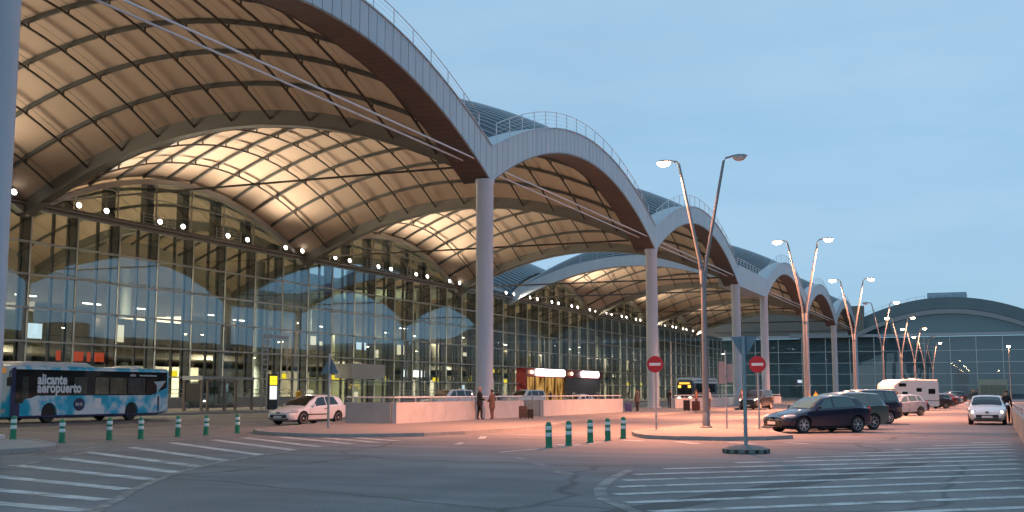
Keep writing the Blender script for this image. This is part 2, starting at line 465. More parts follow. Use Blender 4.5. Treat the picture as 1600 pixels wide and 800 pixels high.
# far hills that the glass mirrors
def hills(name, x, y0, y1, hmax, seed, along='y'):
    rnd = random.Random(seed); m = MB(); n = 60; ph = [rnd.uniform(0, 6.28) for _ in range(5)]
    def hgt(t): return hmax * (0.45 + 0.25 * math.sin(3.1 * t * 2 + ph[0]) + 0.16 * math.sin(7.7 * t + ph[1]) + 0.1 * math.sin(17 * t + ph[2]) + 0.04 * math.sin(41 * t + ph[3]))
    def fn(u, v):
        y = y0 + (y1 - y0) * u
        return (x + 260 * v, y, -0.5 + hgt(u) * math.sin(min(1, v * 1.6) * PI / 2) * (1 if v < 0.99 else 0.6))
    m.grid(fn, n, 5)
    return tag(m.build(name, mat('hill_scrub', (0.05, 0.052, 0.04), 0.9, var=0.4, scale=0.03), smooth=True, angle=80), kind='structure')
hills('hills', 620, -300, 1900, 46, 3)

# ------------------------------------------------------------------ terminal building
YC = [-12.0, 27.6, 67.2, 106.8, 146.4, 166.1, 205.7, 245.3, 284.9]
BAY = 39.6
BAYS = [0, 1, 2, 3, 5, 6, 7]            # index of the column at the near side of each vault; 4 is the gap
XF, XG = -30.0, -69.6                    # column line, glass line
RISE = 5.4
def arcz(t): return RISE * (1 - t * t)
def shellz(x, y): # x, y relative to a bay's near front corner, x running back to -39.6
    return 16.0 + arcz((x + 19.8) / 19.8) + arcz((y - 19.8) / 19.8)
T = thing('terminal_building', 'airport terminal with wavy vaulted canopy on tall white columns before a glass front', 'airport terminal', (-50, 130, 0))
TO = gloc(T)

# columns
colmesh = MB().lathe([(0.75, 0.0), (0.75, 0.12), (0.56, 0.14), (0.56, 14.9), (0.62, 15.0), (0.62, 15.25)], n=32).mesh('column', colpaint, smooth=True)
for y in YC:
    inst(colmesh, 'column', T, Vector((XF, y, 0.12)) - TO)
banding = MB()

def ring_pts(n=40, x=False):
    return [BAY * i / n for i in range(n + 1)]
def low(y):  # underside of the front arch, y within a bay
    return 15.2 + arcz((y - 19.8) / 19.8) * 0.93
def slope(y): return -2 * RISE * (y - 19.8) / 19.8 ** 2
def high(y):
    return low(y) + 1.85 * math.sqrt(1 + slope(y) ** 2) + 0.25 * abs((y - 19.8) / 19.8) ** 6

# master meshes for one bay, near front corner at the origin
n = 40
def front_arch_core():
    m = MB(); rings = []
    for i in range(n + 1):
        y = BAY * i / n
        rings.append([(0.42, y, low(y) + 0.05), (0.42, y, high(y) - 0.03), (-1.35, y, high(y) - 0.03), (-1.35, y, low(y) + 0.75), (-1.35, y, low(y) + 0.05)])
    m.loft(rings, cap=True)
    return m.mesh('front_arch', jointm, smooth=True, angle=30)
def soffit_boards():
    m = MB()
    k = 80
    for i in range(k):
        y0, y1 = BAY * i / k + 0.015, BAY * (i + 1) / k - 0.015
        m.add([(0.50, y0, low(y0)), (0.50, y1, low(y1)), (-1.42, y1, low(y1) + 0.0), (-1.42, y0, low(y0) + 0.0),
               (0.50, y0, low(y0) + 0.05), (0.50, y1, low(y1) + 0.05), (-1.42, y1, low(y1) + 0.05), (-1.42, y0, low(y0) + 0.05)],
              [(0, 3, 2, 1), (4, 5, 6, 7), (0, 1, 5, 4), (2, 3, 7, 6), (1, 2, 6, 5), (0, 4, 7, 3)])
    for s in (-1.44,):
        rings = [[(s, BAY * i / n, low(BAY * i / n) - 0.02), (s, BAY * i / n, low(BAY * i / n) + 0.9), (s - 0.06, BAY * i / n, low(BAY * i / n) + 0.9), (s - 0.06, BAY * i / n, low(BAY * i / n) - 0.02)] for i in range(n + 1)]
        m.loft(rings)
    return m.mesh('soffit', soffitm)
NP = 44
def fascia_panel(i):
    y0, y1 = BAY * i / NP + 0.028, BAY * (i + 1) / NP - 0.028
    x0, x1 = 0.43, 0.49
    return MB().add if False else panel_mesh(y0, y1, x0, x1)
def panel_mesh(y0, y1, x0, x1, name='fascia_panel'):
    m = MB()
    m.add([(x0, y0, low(y0) - 0.02), (x0, y1, low(y1) - 0.02), (x0, y1, high(y1)), (x0, y0, high(y0)),
           (x1, y0, low(y0) - 0.02), (x1, y1, low(y1) - 0.02), (x1, y1, high(y1)), (x1, y0, high(y0))],
          [(0, 3, 2, 1), (4, 5, 6, 7), (0, 1, 5, 4), (2, 3, 7, 6), (1, 2, 6, 5), (0, 4, 7, 3)])
    return m.mesh(name, metalclad)
panels = [fascia_panel(i) for i in range(NP)]
def joined(meshes, name, mats):
    m = MB()
    for me in meshes: m.add([v.co[:] for v in me.vertices], [tuple(p.vertices) for p in me.polygons])
    return m.mesh(name, mats)
panels_joined = joined(panels, 'fascia_panels', metalclad)
coping_m = MB(); rings = []
for i in range(n + 1):
    y = BAY * i / n; z = high(y)
    rings.append([(0.56, y, z), (0.56, y, z + 0.07), (-1.45, y, z + 0.07), (-1.45, y, z)])
coping_m = coping_m.loft(rings).mesh('coping', metalclad)

def transverse(w=0.9):
    m = MB(); rings = []
    for i in range(n + 1):
        x = -0.2 - (BAY - 0.2) * i / n
        z = 15.22 + arcz((x + 19.8) / 19.8)
        rings.append([(x, -w / 2, z), (x, w / 2, z), (x, w / 2 + 0.08, z + 1.15), (x, -w / 2 - 0.08, z + 1.15)])
    m.loft(rings)
    # lower flange line
    for s in (-1, 1):
        r2 = [[(x, s * (w / 2 + 0.02), z0), (x, s * (w / 2 + 0.05), z0), (x, s * (w / 2 + 0.05), z0 + 0.09), (x, s * (w / 2 + 0.02), z0 + 0.09)] for x, z0 in [(-0.2 - (BAY - 0.2) * i / n, 15.2 + arcz((-0.2 - (BAY - 0.2) * i / n + 19.8) / 19.8)) for i in range(n + 1)]]
        m.loft(r2)
    return m.mesh('transverse_arch', steelm, smooth=True, angle=30)
def ribs_along_y():
    m = MB()
    for j in range(1, 12):
        x = -3.3 * j
        pts = [(x, 0.5 + (BAY - 1.0) * i / 24, shellz(x, 0.5 + (BAY - 1.0) * i / 24) - 0.62) for i in range(25)]
        m.tube(pts, 0.085, 6)
        for i in range(1, 12):
            y = 3.3 * i
            m.box((x, y, shellz(x, y) - 0.40), (0.09, 0.09, 0.46))
    return m.mesh('roof_rods', ribm, smooth=True, angle=50)
def ribs_along_x():
    m = MB()
    for j in range(1, 12):
        y = 3.3 * j
        rings = []
        for i in range(25):
            x = -1.8 - (BAY - 2.0) * i / 24; z = shellz(x, y)
            rings.append([(x, y - 0.11, z - 0.30), (x, y + 0.11, z - 0.30), (x, y + 0.11, z - 0.02), (x, y - 0.11, z - 0.02)])
        m.loft(rings)
    return m.mesh('roof_ribs', tubem)
def ceil_panel(i, j):
    x0, y0 = -3.3 * i - 0.02, 3.3 * j + 0.02
    r = random.Random(i * 31 + j)
    sag = r.uniform(0.003, 0.012); tz = r.uniform(-0.012, 0.012)
    def fn(u, v):
        x, y = x0 - 3.26 * u, y0 + 3.26 * v
        return (x, y, shellz(x, y) - sag * 4 * u * (1 - u) * 4 * v * (1 - v) + tz * (u - 0.5))
    return MB().grid(fn, 4, 4).mesh('ceiling_panel', ceilm, smooth=True, angle=60)
cpan = [ceil_panel(i, j) for i in range(12) for j in range(12)]
cjoin = joined(cpan, 'ceiling_panels', ceilm)
for p in cjoin.polygons: p.use_smooth = True
def roof_sheet():
    m = MB()
    def fn(u, v):
        x, y = -0.6 - (BAY - 0.6) * u, BAY * v
        return (x, y, shellz(x, y) + 0.42)
    m.grid(fn, 30, 30)
    m.grid(lambda u, v: (lambda p: (p[0], p[1], p[2] - 0.2))(fn(v, u)), 30, 30)
    return m.mesh('roof_sheet', roofm, smooth=True, angle=60)
def roof_seams():
    m = MB()
    for i in range(1, 40):
        y = BAY * i / 40; rings = []
        for k2 in range(19):
            x = -0.7 - (BAY - 0.7) * k2 / 18; z = shellz(x, y) + 0.42
            rings.append([(x, y - 0.17, z - 0.02), (x, y + 0.17, z - 0.02), (x, y + 0.15, z + 0.045), (x, y - 0.15, z + 0.045)])
        m.loft(rings)
    return m.mesh('roof_seams', seamm)
def arch_railing():
    m = MB(); top = []; mid = []
    k2 = 16
    for i in range(k2 + 1):
        y = 1.4 + (BAY - 2.8) * i / k2
        z = high(y) + 0.05
        m.tube([(0.2, y, z), (0.2, y, z + 1.25)], 0.035, 5)
        top.append((0.2, y, z + 1.25)); mid.append((0.2, y, z + 0.65))
    m.tube(top, 0.03, 5)
    for h in (0.35, 0.65, 0.95): m.tube([(p[0], p[1], p[2] - 0.65 + h) for p in mid], 0.010, 4)
    return m.mesh('roof_railing', whitem)
def facade_arch():
    m = MB(); rings = []; rings2 = []
    for i in range(n + 1):
        y = BAY * i / n; z = 15.75 + arcz((y - 19.8) / 19.8)
        rings.append([(-39.9, y, z - 0.45), (-39.2, y, z - 0.45), (-39.2, y, z + 0.02), (-39.9, y, z + 0.02)])
    m.loft(rings)
    return m.mesh('facade_arch', mullm, smooth=True, angle=30)
core_m, soff_m, trans_m = front_arch_core(), soffit_boards(), transverse()
ry_m, rx_m, rs_m, sm_m, ar_m, fa_m = ribs_along_y(), ribs_along_x(), roof_sheet(), roof_seams(), arch_railing(), facade_arch()
tie_m = MB()
tie_m.tube([(0, 0.3, 16.35), (0, BAY - 0.3, 16.35)], 0.055, 8)
tie_m = tie_m.mesh('tie_rod', whitem, smooth=True)
ttie_m = MB().tube([(-0.3, 0, 16.3), (-BAY + 0.2, 0, 16.3)], 0.07, 8).mesh('tie_rod', ribm, smooth=True)
# underside dark fill of the glazed tympanum
nobj = 0
for bi, ci in enumerate(BAYS):
    y0 = YC[ci]
    P = Vector((XF, y0, 0)) - TO
    fa = inst(core_m, 'front_arch', T, P)
    if ci in (1, 2):
        for me in panels: inst(me, 'fascia_panel', fa)
    else:
        inst(panels_joined, 'fascia_cladding', fa)
    inst(soff_m, 'soffit', fa); inst(coping_m, 'coping', fa); inst(ar_m, 'roof_railing', fa)
    rs = inst(cjoin if ci not in (1, 2) else rs_m, 'ceiling' if ci not in (1, 2) else 'roof_sheet', T, P)
    if ci in (1, 2):
        for me in cpan: inst(me, 'ceiling_panel', rs)
    else:
        r2 = inst(rs_m, 'roof_sheet', T, P)
    inst(sm_m, 'roof_seams', rs)
    inst(ry_m, 'roof_rods', T, P); inst(rx_m, 'roof_ribs', T, P)
    inst(fa_m, 'facade_arch', T, P)
    inst(tie_m, 'tie_rod', T, P + Vector((0.28, 0, 0))); inst(tie_m, 'tie_rod', T, P + Vector((-0.55, 0, -0.05)))
    # second row of vaults over the hall
    P2 = P + Vector((-BAY, 0, 0))
    inst(cjoin, 'hall_ceiling', T, P2); inst(rs_m, 'hall_roof_sheet', T, P2); inst(rx_m, 'hall_ribs', T, P2); inst(sm_m, 'hall_roof_seams', T, P2)
for ci, y in enumerate(YC):
    P = Vector((XF, y, 0)) - TO
    inst(trans_m, 'transverse_arch', T, P)
    inst(ttie_m, 'tie_rod', T, P + Vector((0, -0.3, 0))); inst(ttie_m, 'tie_rod', T, P + Vector((0, 0.3, 0.12)))
    inst(trans_m, 'hall_arch', T, P + Vector((-BAY, 0, 0)))
# gap between the two groups of vaults: gable arches, connecting fascia, gutter
def gable(sgn):
    m = MB(); rings = []
    for i in range(n + 1):
        x = -BAY * i / n; z = 15.2 + arcz((x + 19.8) / 19.8); sl = -2 * RISE * (x + 19.8) / 19.8 ** 2
        zt = z + min(1.55 * math.sqrt(1 + sl * sl), 1.9)
        rings.append([(x, sgn * 0.55, z - 0.03), (x, sgn * 0.95, z - 0.03), (x, sgn * 0.95, zt), (x, sgn * 0.55, zt)])
    m.loft(rings)
    for i in range(15):
        x = -1.5 - (BAY - 3) * i / 14; z = 15.2 + arcz((x + 19.8) / 19.8) + 1.6
        m.tube([(x, sgn * 0.75, z), (x, sgn * 0.75, z + 1.2)], 0.035, 5)
    return m.mesh('gable_arch', metalclad, smooth=True, angle=30)
inst(gable(1), 'gable_arch', T, Vector((XF, YC[4], 0)) - TO)
gm_ = gable(-1)
inst(gm_, 'gable_arch', T, Vector((XF, YC[5], 0)) - TO)
inst(gm_, 'gable_arch', T, Vector((XF - BAY, YC[5], 0)) - TO)
m = MB(); m.b2(XF - 2.2, XF + 0.40, YC[4] + 0.1, YC[5] - 0.1, 15.25, 17.85); m.build('link_fascia', metalclad, T)
for i in range(20):
    m = MB(); w = (YC[5] - YC[4]) / 20
    m.b2(XF + 0.41, XF + 0.47, YC[4] + w * i + 0.015, YC[4] + w * (i + 1) - 0.015, 15.2, 17.9); m.build('fascia_panel', metalclad, T)
m = MB()
for i in range(9):
    y = YC[4] + 1.2 + 2.1 * i
    m.tube([(XF + 0.1, y, 17.85), (XF + 0.1, y, 19.0)], 0.035, 5)
m.tube([(XF + 0.1, YC[4] + 1.2, 19.0), (XF + 0.1, YC[5] - 1.5, 19.0)], 0.03, 5)
m.build('roof_railing', whitem, T)
m = MB(); m.b2(XG - BAY, XG + 0.4, YC[4] + 0.6, YC[5] - 0.6, 16.6, 17.0); m.build('link_roof', roofm, T)

# --- glass front
LV = [0.15, 2.98, 5.6, 8.23, 10.86, 13.42, 16.05]
Y_END = 322.0
ml = [-12 + 5.0 * i + (68.0 - 67.2) * 0 for i in range(200)]
MY = [y for y in [3.0 + 5.0 * i for i in range(64)] if y <= Y_END]
mm = MB().b2(-0.05, 0.07, -0.045, 0.045, 0.15, 16.05).mesh('mullion', mullm)
mi_ = MB()
mi_.b2(-0.75, -0.12, -0.09, 0.09, 0.15, 16.05)
mi_.b2(-1.10, -0.90, -0.16, 0.16, 0.15, 16.05)
mi_ = mi_.mesh('mullion_truss', darkm)
mh = MB().b2(-0.35, -0.10, -0.08, 0.08, 0.15, 16.05).mesh('mullion_post', darkm)
for y in MY:
    mo = inst(mm, 'mullion', T, Vector((XG, y, 0)) - TO)
    inst(mi_, 'mullion_truss', mo)
    inst(mh, 'mullion_post', mo, (0, 2.5, 0))
for z in LV:
    m = MB(); m.b2(XG - 0.04, XG + 0.055, MY[0], MY[-1], z - 0.065, z + 0.065)
    m.b2(XG - 0.5, XG - 0.15, MY[0], MY[-1], z - 0.06, z + 0.06)
    m.build('transom', mullm, T)
pane_me = []
for r in range(6):
    h = LV[r + 1] - LV[r] - 0.10
    pane_me.append(MB().add([(0, -2.455, -h / 2), (0, 2.455, -h / 2), (0, 2.455, h / 2), (0, -2.455, h / 2)], [(0, 1, 2, 3)]))
pane_me = []
for r in range(6):
    h = LV[r + 1] - LV[r] - 0.10
    q = MB()
    # a very slightly cushioned pane, so mirrored lines bend from pane to pane
    def fn(u, v, h=h): return (0.0022 * 16 * u * (1 - u) * v * (1 - v), -2.452 + 4.904 * u, -h / 2 + h * v)
    q.grid(fn, 6, 4)
    pane_me.append(q.mesh('glass_pane', facglass, smooth=True, angle=60))
rest = MB(); npane = 0
rg = random.Random(11)
for yi, y in enumerate(MY[:-1]):
    for r in range(6):
        zc = (LV[r] + LV[r + 1]) / 2
        rot = (0, rg.gauss(0, 0.0011), rg.gauss(0, 0.0014))
        if y > 62 and npane < 294:
            inst(pane_me[r], 'glass_pane', T, Vector((XG + 0.005, y + 2.5, zc)) - TO, rot); npane += 1
        else:
            h = LV[r + 1] - LV[r] - 0.10
            rest.add([(XG + 0.005, y + 0.05, zc - h / 2), (XG + 0.005, y + 4.95, zc - h / 2), (XG + 0.005, y + 4.95, zc + h / 2), (XG + 0.005, y + 0.05, zc + h / 2)], [(0, 1, 2, 3)])
tag(rest.build('glass_wall', facglass, T), kind='stuff')
# eave beam, walkway, floodlights
m = MB(); m.b2(XG - 0.35, XG + 0.50, MY[0], MY[-1], 16.12, 16.42); m.b2(XG + 0.1, XG + 0.7, MY[0], MY[-1], 16.43, 16.50)
eave = m.build('eave_beam', steelm, T)
m = MB(); m.tube([(XG + 0.62, MY[0], 16.30), (XG + 0.62, MY[-1], 16.30)], 0.05, 6); m.build('eave_pipe', mullm, eave)
flood_lens = emit_mat('flood_lens', (1.0, 0.93, 0.82), 8.0)
fl_me = MB().lathe([(0.10, -0.30), (0.22, -0.22), (0.27, 0.0), (0.27, 0.06)], axis='x', n=14).mesh('floodlight', darkm, smooth=True)
ln_me = MB().lathe([(0.23, 0.0), (0.22, 0.05), (0.15, 0.09), (0.02, 0.11)], axis='x', n=14).mesh('lens', flood_lens, smooth=True)
y = 62.0
while y < 300:
    for dyy in (0.0, 3.2):
        if YC[4] + 2 < y + dyy < YC[5] - 2: pass
        fo = inst(fl_me, 'floodlight', T, Vector((XG + 0.85, y + dyy, 16.86)) - TO)
        fo.rotation_euler = (0, rad(-12), rad(-14))
        lo = inst(ln_me, 'lens', fo, (0.065, 0, 0))
    if int(y / 10) % 2 == 0: light('floodlight_beam', 'SPOT', (XG + 1.25, y + 1.6, 16.8), DOWN, (1.0, 0.84, 0.62), direction=(0.75, 0.0, -0.66), size=0.3, spot=130, blend=0.8, parent=T)
    y += 10.0
for ci in BAYS:
    for f, e in (((0.24, 0.55), (0.42, 1.0), (0.60, 1.0), (0.78, 0.55)) if ci < 5 else ((0.38, 1.55), (0.64, 1.55))):
        light('uplight', 'SPOT', (XG + 2.6, YC[ci] + BAY * f, 16.7), UP * e * (0.68 if ci < 2 else 0.92), (1.0, 0.83, 0.63), direction=(0.66, 0.0, 0.75), size=0.8, spot=150, blend=1.0, parent=T)
# short railings on the walkway
rl = MB()
for i in range(4):
    rl.tube([(0, 0.0, 0.25 + 0.28 * i), (0, 4.0, 0.25 + 0.28 * i)], 0.02, 5)
for i in range(3): rl.tube([(0, 2.0 * i, 0), (0, 2.0 * i, 1.25)], 0.03, 5)
rl = rl.mesh('walkway_railing', whitem)
for y in [81, 91.5, 121, 131.5, 180, 192, 221, 232, 260, 272]:
    inst(rl, 'walkway_railing', T, Vector((XG - 0.1, y, 16.5)) - TO)
# glazed lunettes above the eave, set back
for bi, ci in enumerate(BAYS):
    y0 = YC[ci]; lun = MB(); bars = MB(); back = MB()
    q = 28
    for i in range(q):
        ya, yb = BAY * i / q, BAY * (i + 1) / q
        za, zb_ = 15.6 + arcz((ya - 19.8) / 19.8), 15.6 + arcz((yb - 19.8) / 19.8)
        if max(za, zb_) < 16.6: continue
        lun.add([(XG - 0.45, y0 + ya, 16.4), (XG - 0.45, y0 + yb, 16.4), (XG - 0.45, y0 + yb, max(16.45, zb_)), (XG - 0.45, y0 + ya, max(16.45, za))], [(0, 1, 2, 3)])
    lo = lun.build('lunette_glass', upglass, T)
    k0 = int(math.ceil((y0 + 3 - 3.0) / 5.0))
    yy = 3.0 + 5.0 * k0
    while yy < y0 + BAY - 3:
        zt = 15.5 + arcz((yy - y0 - 19.8) / 19.8)
        if zt > 16.8:
            bars.b2(XG - 0.44, XG - 0.34, yy - 0.05, yy + 0.05, 16.45, zt)
            back.b2(XG - 1.6, XG - 0.9, yy - 0.7, yy + 0.25, 16.3, zt)
        yy += 5.0
    z = 19.1; yh = 19.8 * math.sqrt(max(0, 1 - (z - 15.6) / RISE))
    bars.b2(XG - 0.44, XG - 0.36, y0 + 19.8 - yh, y0 + 19.8 + yh, z - 0.04, z + 0.04)
    bars.build('lunette_bars', mullm, lo); back.build('lunette_fins', interd, lo)

# --- interior of the hall, seen through the glass
m = MB(); m.b2(-108, XG - 0.6, -12, Y_END, 0.02, 0.16); m.build('hall_floor', interfl, T)
m = MB(); m.b2(-108.5, -108.0, -12, Y_END, 0.02, 22); m.build('hall_back_wall', interm, T)
m = MB(); m.b2(-108, -80.0, -12, Y_END, 5.15, 5.75); m.build('mezzanine', interm, T)
m = MB()
for i in range(110):
    m.b2(-80.15, -80.05, -10 + 3.0 * i, -9.94 + 3.0 * i, 5.75, 6.8)
m.b2(-80.16, -80.04, -12, Y_END, 6.8, 6.86); m.build('mezzanine_railing', darkm, T)
ic = MB().lathe([(0.6, 0.15), (0.6, 16.2)], n=20).mesh('hall_column', mat('hall_column_paint', (0.17, 0.19, 0.17), 0.6), smooth=True)
for y in YC:
    inst(ic, 'hall_column', T, Vector((-76.0, y + 1.0, 0)) - TO)
    inst(ic, 'hall_column', T, Vector((-95.0, y + 1.0, 0)) - TO)
# shop boxes upstairs and downstairs
rr = random.Random(5)
shopm = [mat('shop_wall_%d' % i, c, 0.8) for i, c in enumerate([(0.42, 0.37, 0.28), (0.34, 0.31, 0.27), (0.48, 0.44, 0.34), (0.20, 0.19, 0.18), (0.40, 0.41, 0.26)])]
y = 40.0
while y < 310:
    w = rr.uniform(7, 15)
    MB().b2(-100, -84 + rr.uniform(-2, 2), y, y + w - 0.6, 5.76, 5.76 + rr.uniform(3.2, 4.6)).build('upper_shop', rr.choice(shopm), T)
    MB().b2(-104, -86 + rr.uniform(-3, 3), y + 2, y + w, 0.17, 3.6 + rr.uniform(-0.3, 0.9)).build('lower_shop', rr.choice(shopm), T)
    y += w
strip = emit_mat('hall_lamp', (1.0, 0.95, 0.84), 9.0)
warmw = emit_mat('shop_window_lit', (1.0, 0.85, 0.60), 1.1)
coolw = emit_mat('screen_lit', (0.72, 0.88, 1.0), 1.2)
yelw = emit_mat('yellow_sign_lit', (1.0, 0.72, 0.03), 1.5)
for i in range(26):
    y = 48 + i * 10 + rr.uniform(-2, 2)
    x = rr.uniform(-98, -84)
    MB().b2(x, x + 0.25, y, y + 2.6, 11.4, 11.5).build('hall_lamp', strip, T)
for i in range(42):
    y = rr.uniform(60, 300); lvl = rr.random() < 0.62
    z = rr.uniform(1.0, 2.4) if lvl else rr.uniform(6.6, 8.2)
    x = -79 + rr.uniform(-3.5, 0)
    w, h = rr.uniform(0.7, 3.0), rr.uniform(0.5, 1.5)
    MB().b2(x - 0.08, x, y, y + w, z, z + h).build('lit_window', rr.choice([warmw, warmw, warmw, coolw]), T)
for i in range(14):
    y = 92 + i * 13.5 + rr.uniform(-3, 3)
    MB().b2(-74.1, -74.0, y, y + rr.uniform(1.6, 3.6), 3.1, 3.7).build('yellow_wayfinding_sign', yelw, T)
for y, w, z, h, mt in [(68.4, 2.4, 5.9, 1.2, coolw), (79.0, 1.3, 6.0, 1.5, warmw), (72.5, 3.0, 4.2, 0.8, emit_mat('red_sign_lit', (1.0, 0.12, 0.04), 0.5)), (76.0, 2.5, 4.2, 0.8, MATS['red_sign_lit']), (133.0, 7.5, 3.6, 0.9, emit_mat('white_sign_lit', (0.95, 0.97, 1.0), 2.6)), (154, 4.5, 3.4, 0.7, yelw), (161.0, 3.0, 4.6, 0.5, yelw)]:
    MB().b2(XG - 1.3, XG - 1.2, y, y + w, z, z + h).build('lit_sign', mt, T)
for y in range(38, 320, 30):
    light('hall_light', 'AREA', (-88, y, 14.5), HALL, (1.0, 0.86, 0.66), direction=(0, 0, -1), size=6.0, parent=T)
    light('hall_light', 'AREA', (-77, y + 6, 4.9), HALL * 0.30, (1.0, 0.90, 0.70), direction=(-0.3, 0, -1), size=3.0, parent=T)
# red shop front at street level with two lit signs
redm = mat('red_shop_panel', (0.30, 0.022, 0.022), 0.45, var=0.08)
sh = MB(); sh.b2(XG - 0.5, XG + 1.2, 169.5, 208, 4.15, 5.45); sh.b2(XG - 0.5, XG + 1.2, 169.5, 170.0, 0.15, 4.15); sf = sh.build('shop_front', redm, T)
MB().b2(XG - 0.2, XG + 0.9, 189, 207.8, 0.16, 4.14).build('shop_shutter', mat('shutter_grey', (0.13, 0.12, 0.12), 0.5), sf)
def shop_window_mat():
    m = bpy.data.materials.new('shop_window_glow'); m.use_nodes = True
    nn, l = m.node_tree.nodes, m.node_tree.links
    nn.remove(nn['Principled BSDF'])
    t = nn.new('ShaderNodeTexCoord'); mp_ = nn.new('ShaderNodeMapping'); mp_.inputs['Scale'].default_value = (1, 1, 0.35)
    q = nn.new('ShaderNodeTexNoise'); q.inputs['Scale'].default_value = 0.9; q.inputs['Detail'].default_value = 4
    r = nn.new('ShaderNodeValToRGB'); r.color_ramp.elements[0].position = 0.36; r.color_ramp.elements[0].color = (0.12, 0.035, 0.006, 1)
    r.color_ramp.elements[1].position = 0.66; r.color_ramp.elements[1].color = (1.0, 0.55, 0.16, 1)
    e = nn.new('ShaderNodeEmission'); e.inputs['Strength'].default_value = 0.6
    l.new(t.outputs['Object'], mp_.inputs['Vector']); l.new(mp_.outputs['Vector'], q.inputs['Vector']); l.new(q.outputs['Fac'], r.inputs['Fac'])
    l.new(r.outputs['Color'], e.inputs['Color']); l.new(e.outputs[0], nn['Material Output'].inputs['Surface'])
    return m
MB().b2(XG - 0.2, XG + 0.6, 170.1, 188.6, 0.3, 4.1).build('shop_window', shop_window_mat(), sf)
for yb in (174.5, 179, 184): MB().b2(XG + 0.6, XG + 0.7, yb - 0.1, yb + 0.1, 0.3, 4.1).build('window_bar', darkm, sf)
signlit = emit_mat('shop_sign_lit', (1.0, 0.93, 0.98), 7.0)
for a, b in ((173.5, 187), (196.0, 205.5)):
    rd = MB()
    hh = 0.55
    pts = [(a + hh + (b - a - 2 * hh) * 0 + hh * math.cos(t), 4.85 + hh * math.sin(t)) for t in [PI / 2 + PI * i / 8 for i in range(9)]] + [(b - hh + hh * math.cos(t), 4.85 + hh * math.sin(t)) for t in [-PI / 2 + PI * i / 8 for i in range(9)]]
    vs = [(XG + 1.22, p[0], p[1]) for p in pts] + [(XG + 1.45, p[0], p[1]) for p in pts]
    nn_ = len(pts)
    rd.add(vs, [tuple(range(nn_)), tuple(reversed(range(nn_, 2 * nn_)))] + [(i, nn_ + i, nn_ + (i + 1) % nn_, (i + 1) % nn_) for i in range(nn_)])
    rd.build('lit_sign', signlit, sf)
for y in (171.5, 190.5): MB().lathe([(0.02, 0), (0.28, 0.1), (0.28, 0.3), (0.02, 0.4)], (XG + 1.2, y, 4.85), 12, axis='x').build('spot_lamp', emit_mat('shop_spot', (1.0, 0.7, 0.4), 6.0) if 'shop_spot' not in MATS else MATS['shop_spot'], sf)
# entrance box, blank panels
MB().b2(XG - 0.6, XG + 1.6, 114.8, 122.8, 3.2, 4.9).build('entrance_canopy', mat('entrance_grey', (0.60, 0.58, 0.55), 0.6), T)
MB().b2(XG - 0.1, XG + 1.0, -12, 62, 0.15, 1.3).build('base_wall', concrete, T)
for (a, b) in ((62, 112), (129, 166)):
    MB().b2(XG + 0.2, XG + 0.5, a, b, 0.15, 1.15).build('base_wall', concrete, T)
    r_ = MB()
    for h in (1.5, 1.85): r_.tube([(XG + 0.4, a, h), (XG + 0.4, b, h)], 0.035, 6)
    for i in range(int((b - a) / 2.5) + 1): r_.tube([(XG + 0.4, a + 2.5 * i, 1.15), (XG + 0.4, a + 2.5 * i, 1.85)], 0.03, 5)
    r_.build('base_railing', galv, T)

# ------------------------------------------------------------------ far wing across the end of the forecourt
W = thing('terminal_wing', 'dark glazed wing with broad arched roof and plant box at the far end', 'airport wing', (-8, 324, 0))
YW = 324.0
MB().b2(-110, 70, YW + 1.2, YW + 1.6, 0.02, 16.3).build('inner_wall', mat('wing_inner', (0.22, 0.25, 0.26), 0.8), W)
MB().b2(-110, 70, YW - 0.6, YW + 1.0, 16.5, 17.2).build('eave_beam', mat('wing_eave', (0.36, 0.38, 0.40), 0.5), W)
rows = [0.1, 3.5, 6.5, 9.5, 12.6, 16.5]
cols = [-74 + 6.4 * i for i in range(23)]
for z in rows[1:]: MB().b2(-110, 70, YW - 0.12, YW - 0.03, z - 0.06, z + 0.06).build('transom', mullm, W)
for x in cols: MB().b2(x - 0.07, x + 0.07, YW - 0.16, YW - 0.02, 0.1, 16.5).build('mullion', mullm, W)
wrnd = random.Random(4)
for i in range(len(cols) - 1):
    for r in range(5):
        p = MB(); hh = (rows[r + 1] - rows[r]) / 2 - 0.06
        p.add([(-3.13, 0, -hh), (3.13, 0, -hh), (3.13, 0, hh), (-3.13, 0, hh)], [(0, 1, 2, 3)])
        o = inst(p.mesh('glass_pane', farglass), 'glass_pane', W, (cols[i] + 3.2 + 8, 0, (rows[r] + rows[r + 1]) / 2), (wrnd.gauss(0, 0.002), 0, wrnd.gauss(0, 0.002)))
def wing_z(x, top):
    s = 31.0 if top > 8 else 23.0
    return 17.0 + (top - 0.8) * max(0.01, 1 - ((x + 10.5) / s) ** 2)
m = MB(); rings = []; rings2 = []
for i in range(49):
    x = -51.5 + 82.0 * i / 48; zt = wing_z(x, 10.8); zl = wing_z(x, 6.7)
    rings.append([(x, YW + 0.0, zl + 0.2), (x, YW + 40, zl + 0.2), (x, YW + 40, zt), (x, YW + 3.5, zt), (x, YW + 0.0, zl + 0.9)])
    rings2.append([(x, YW - 0.9, zl - 0.6), (x, YW - 0.1, zl - 0.6), (x, YW - 0.1, zl + 0.6), (x, YW - 0.9, zl + 0.6)])
m.loft(rings).build('roof', mat('wing_roof', (0.085, 0.11, 0.115), 0.85, var=0.15, scale=0.15), W, smooth=True, angle=30)
MB().loft(rings2).build('arch_band', mat('wing_band', (0.24, 0.26, 0.265), 0.55), W, smooth=True, angle=30)
m = MB()
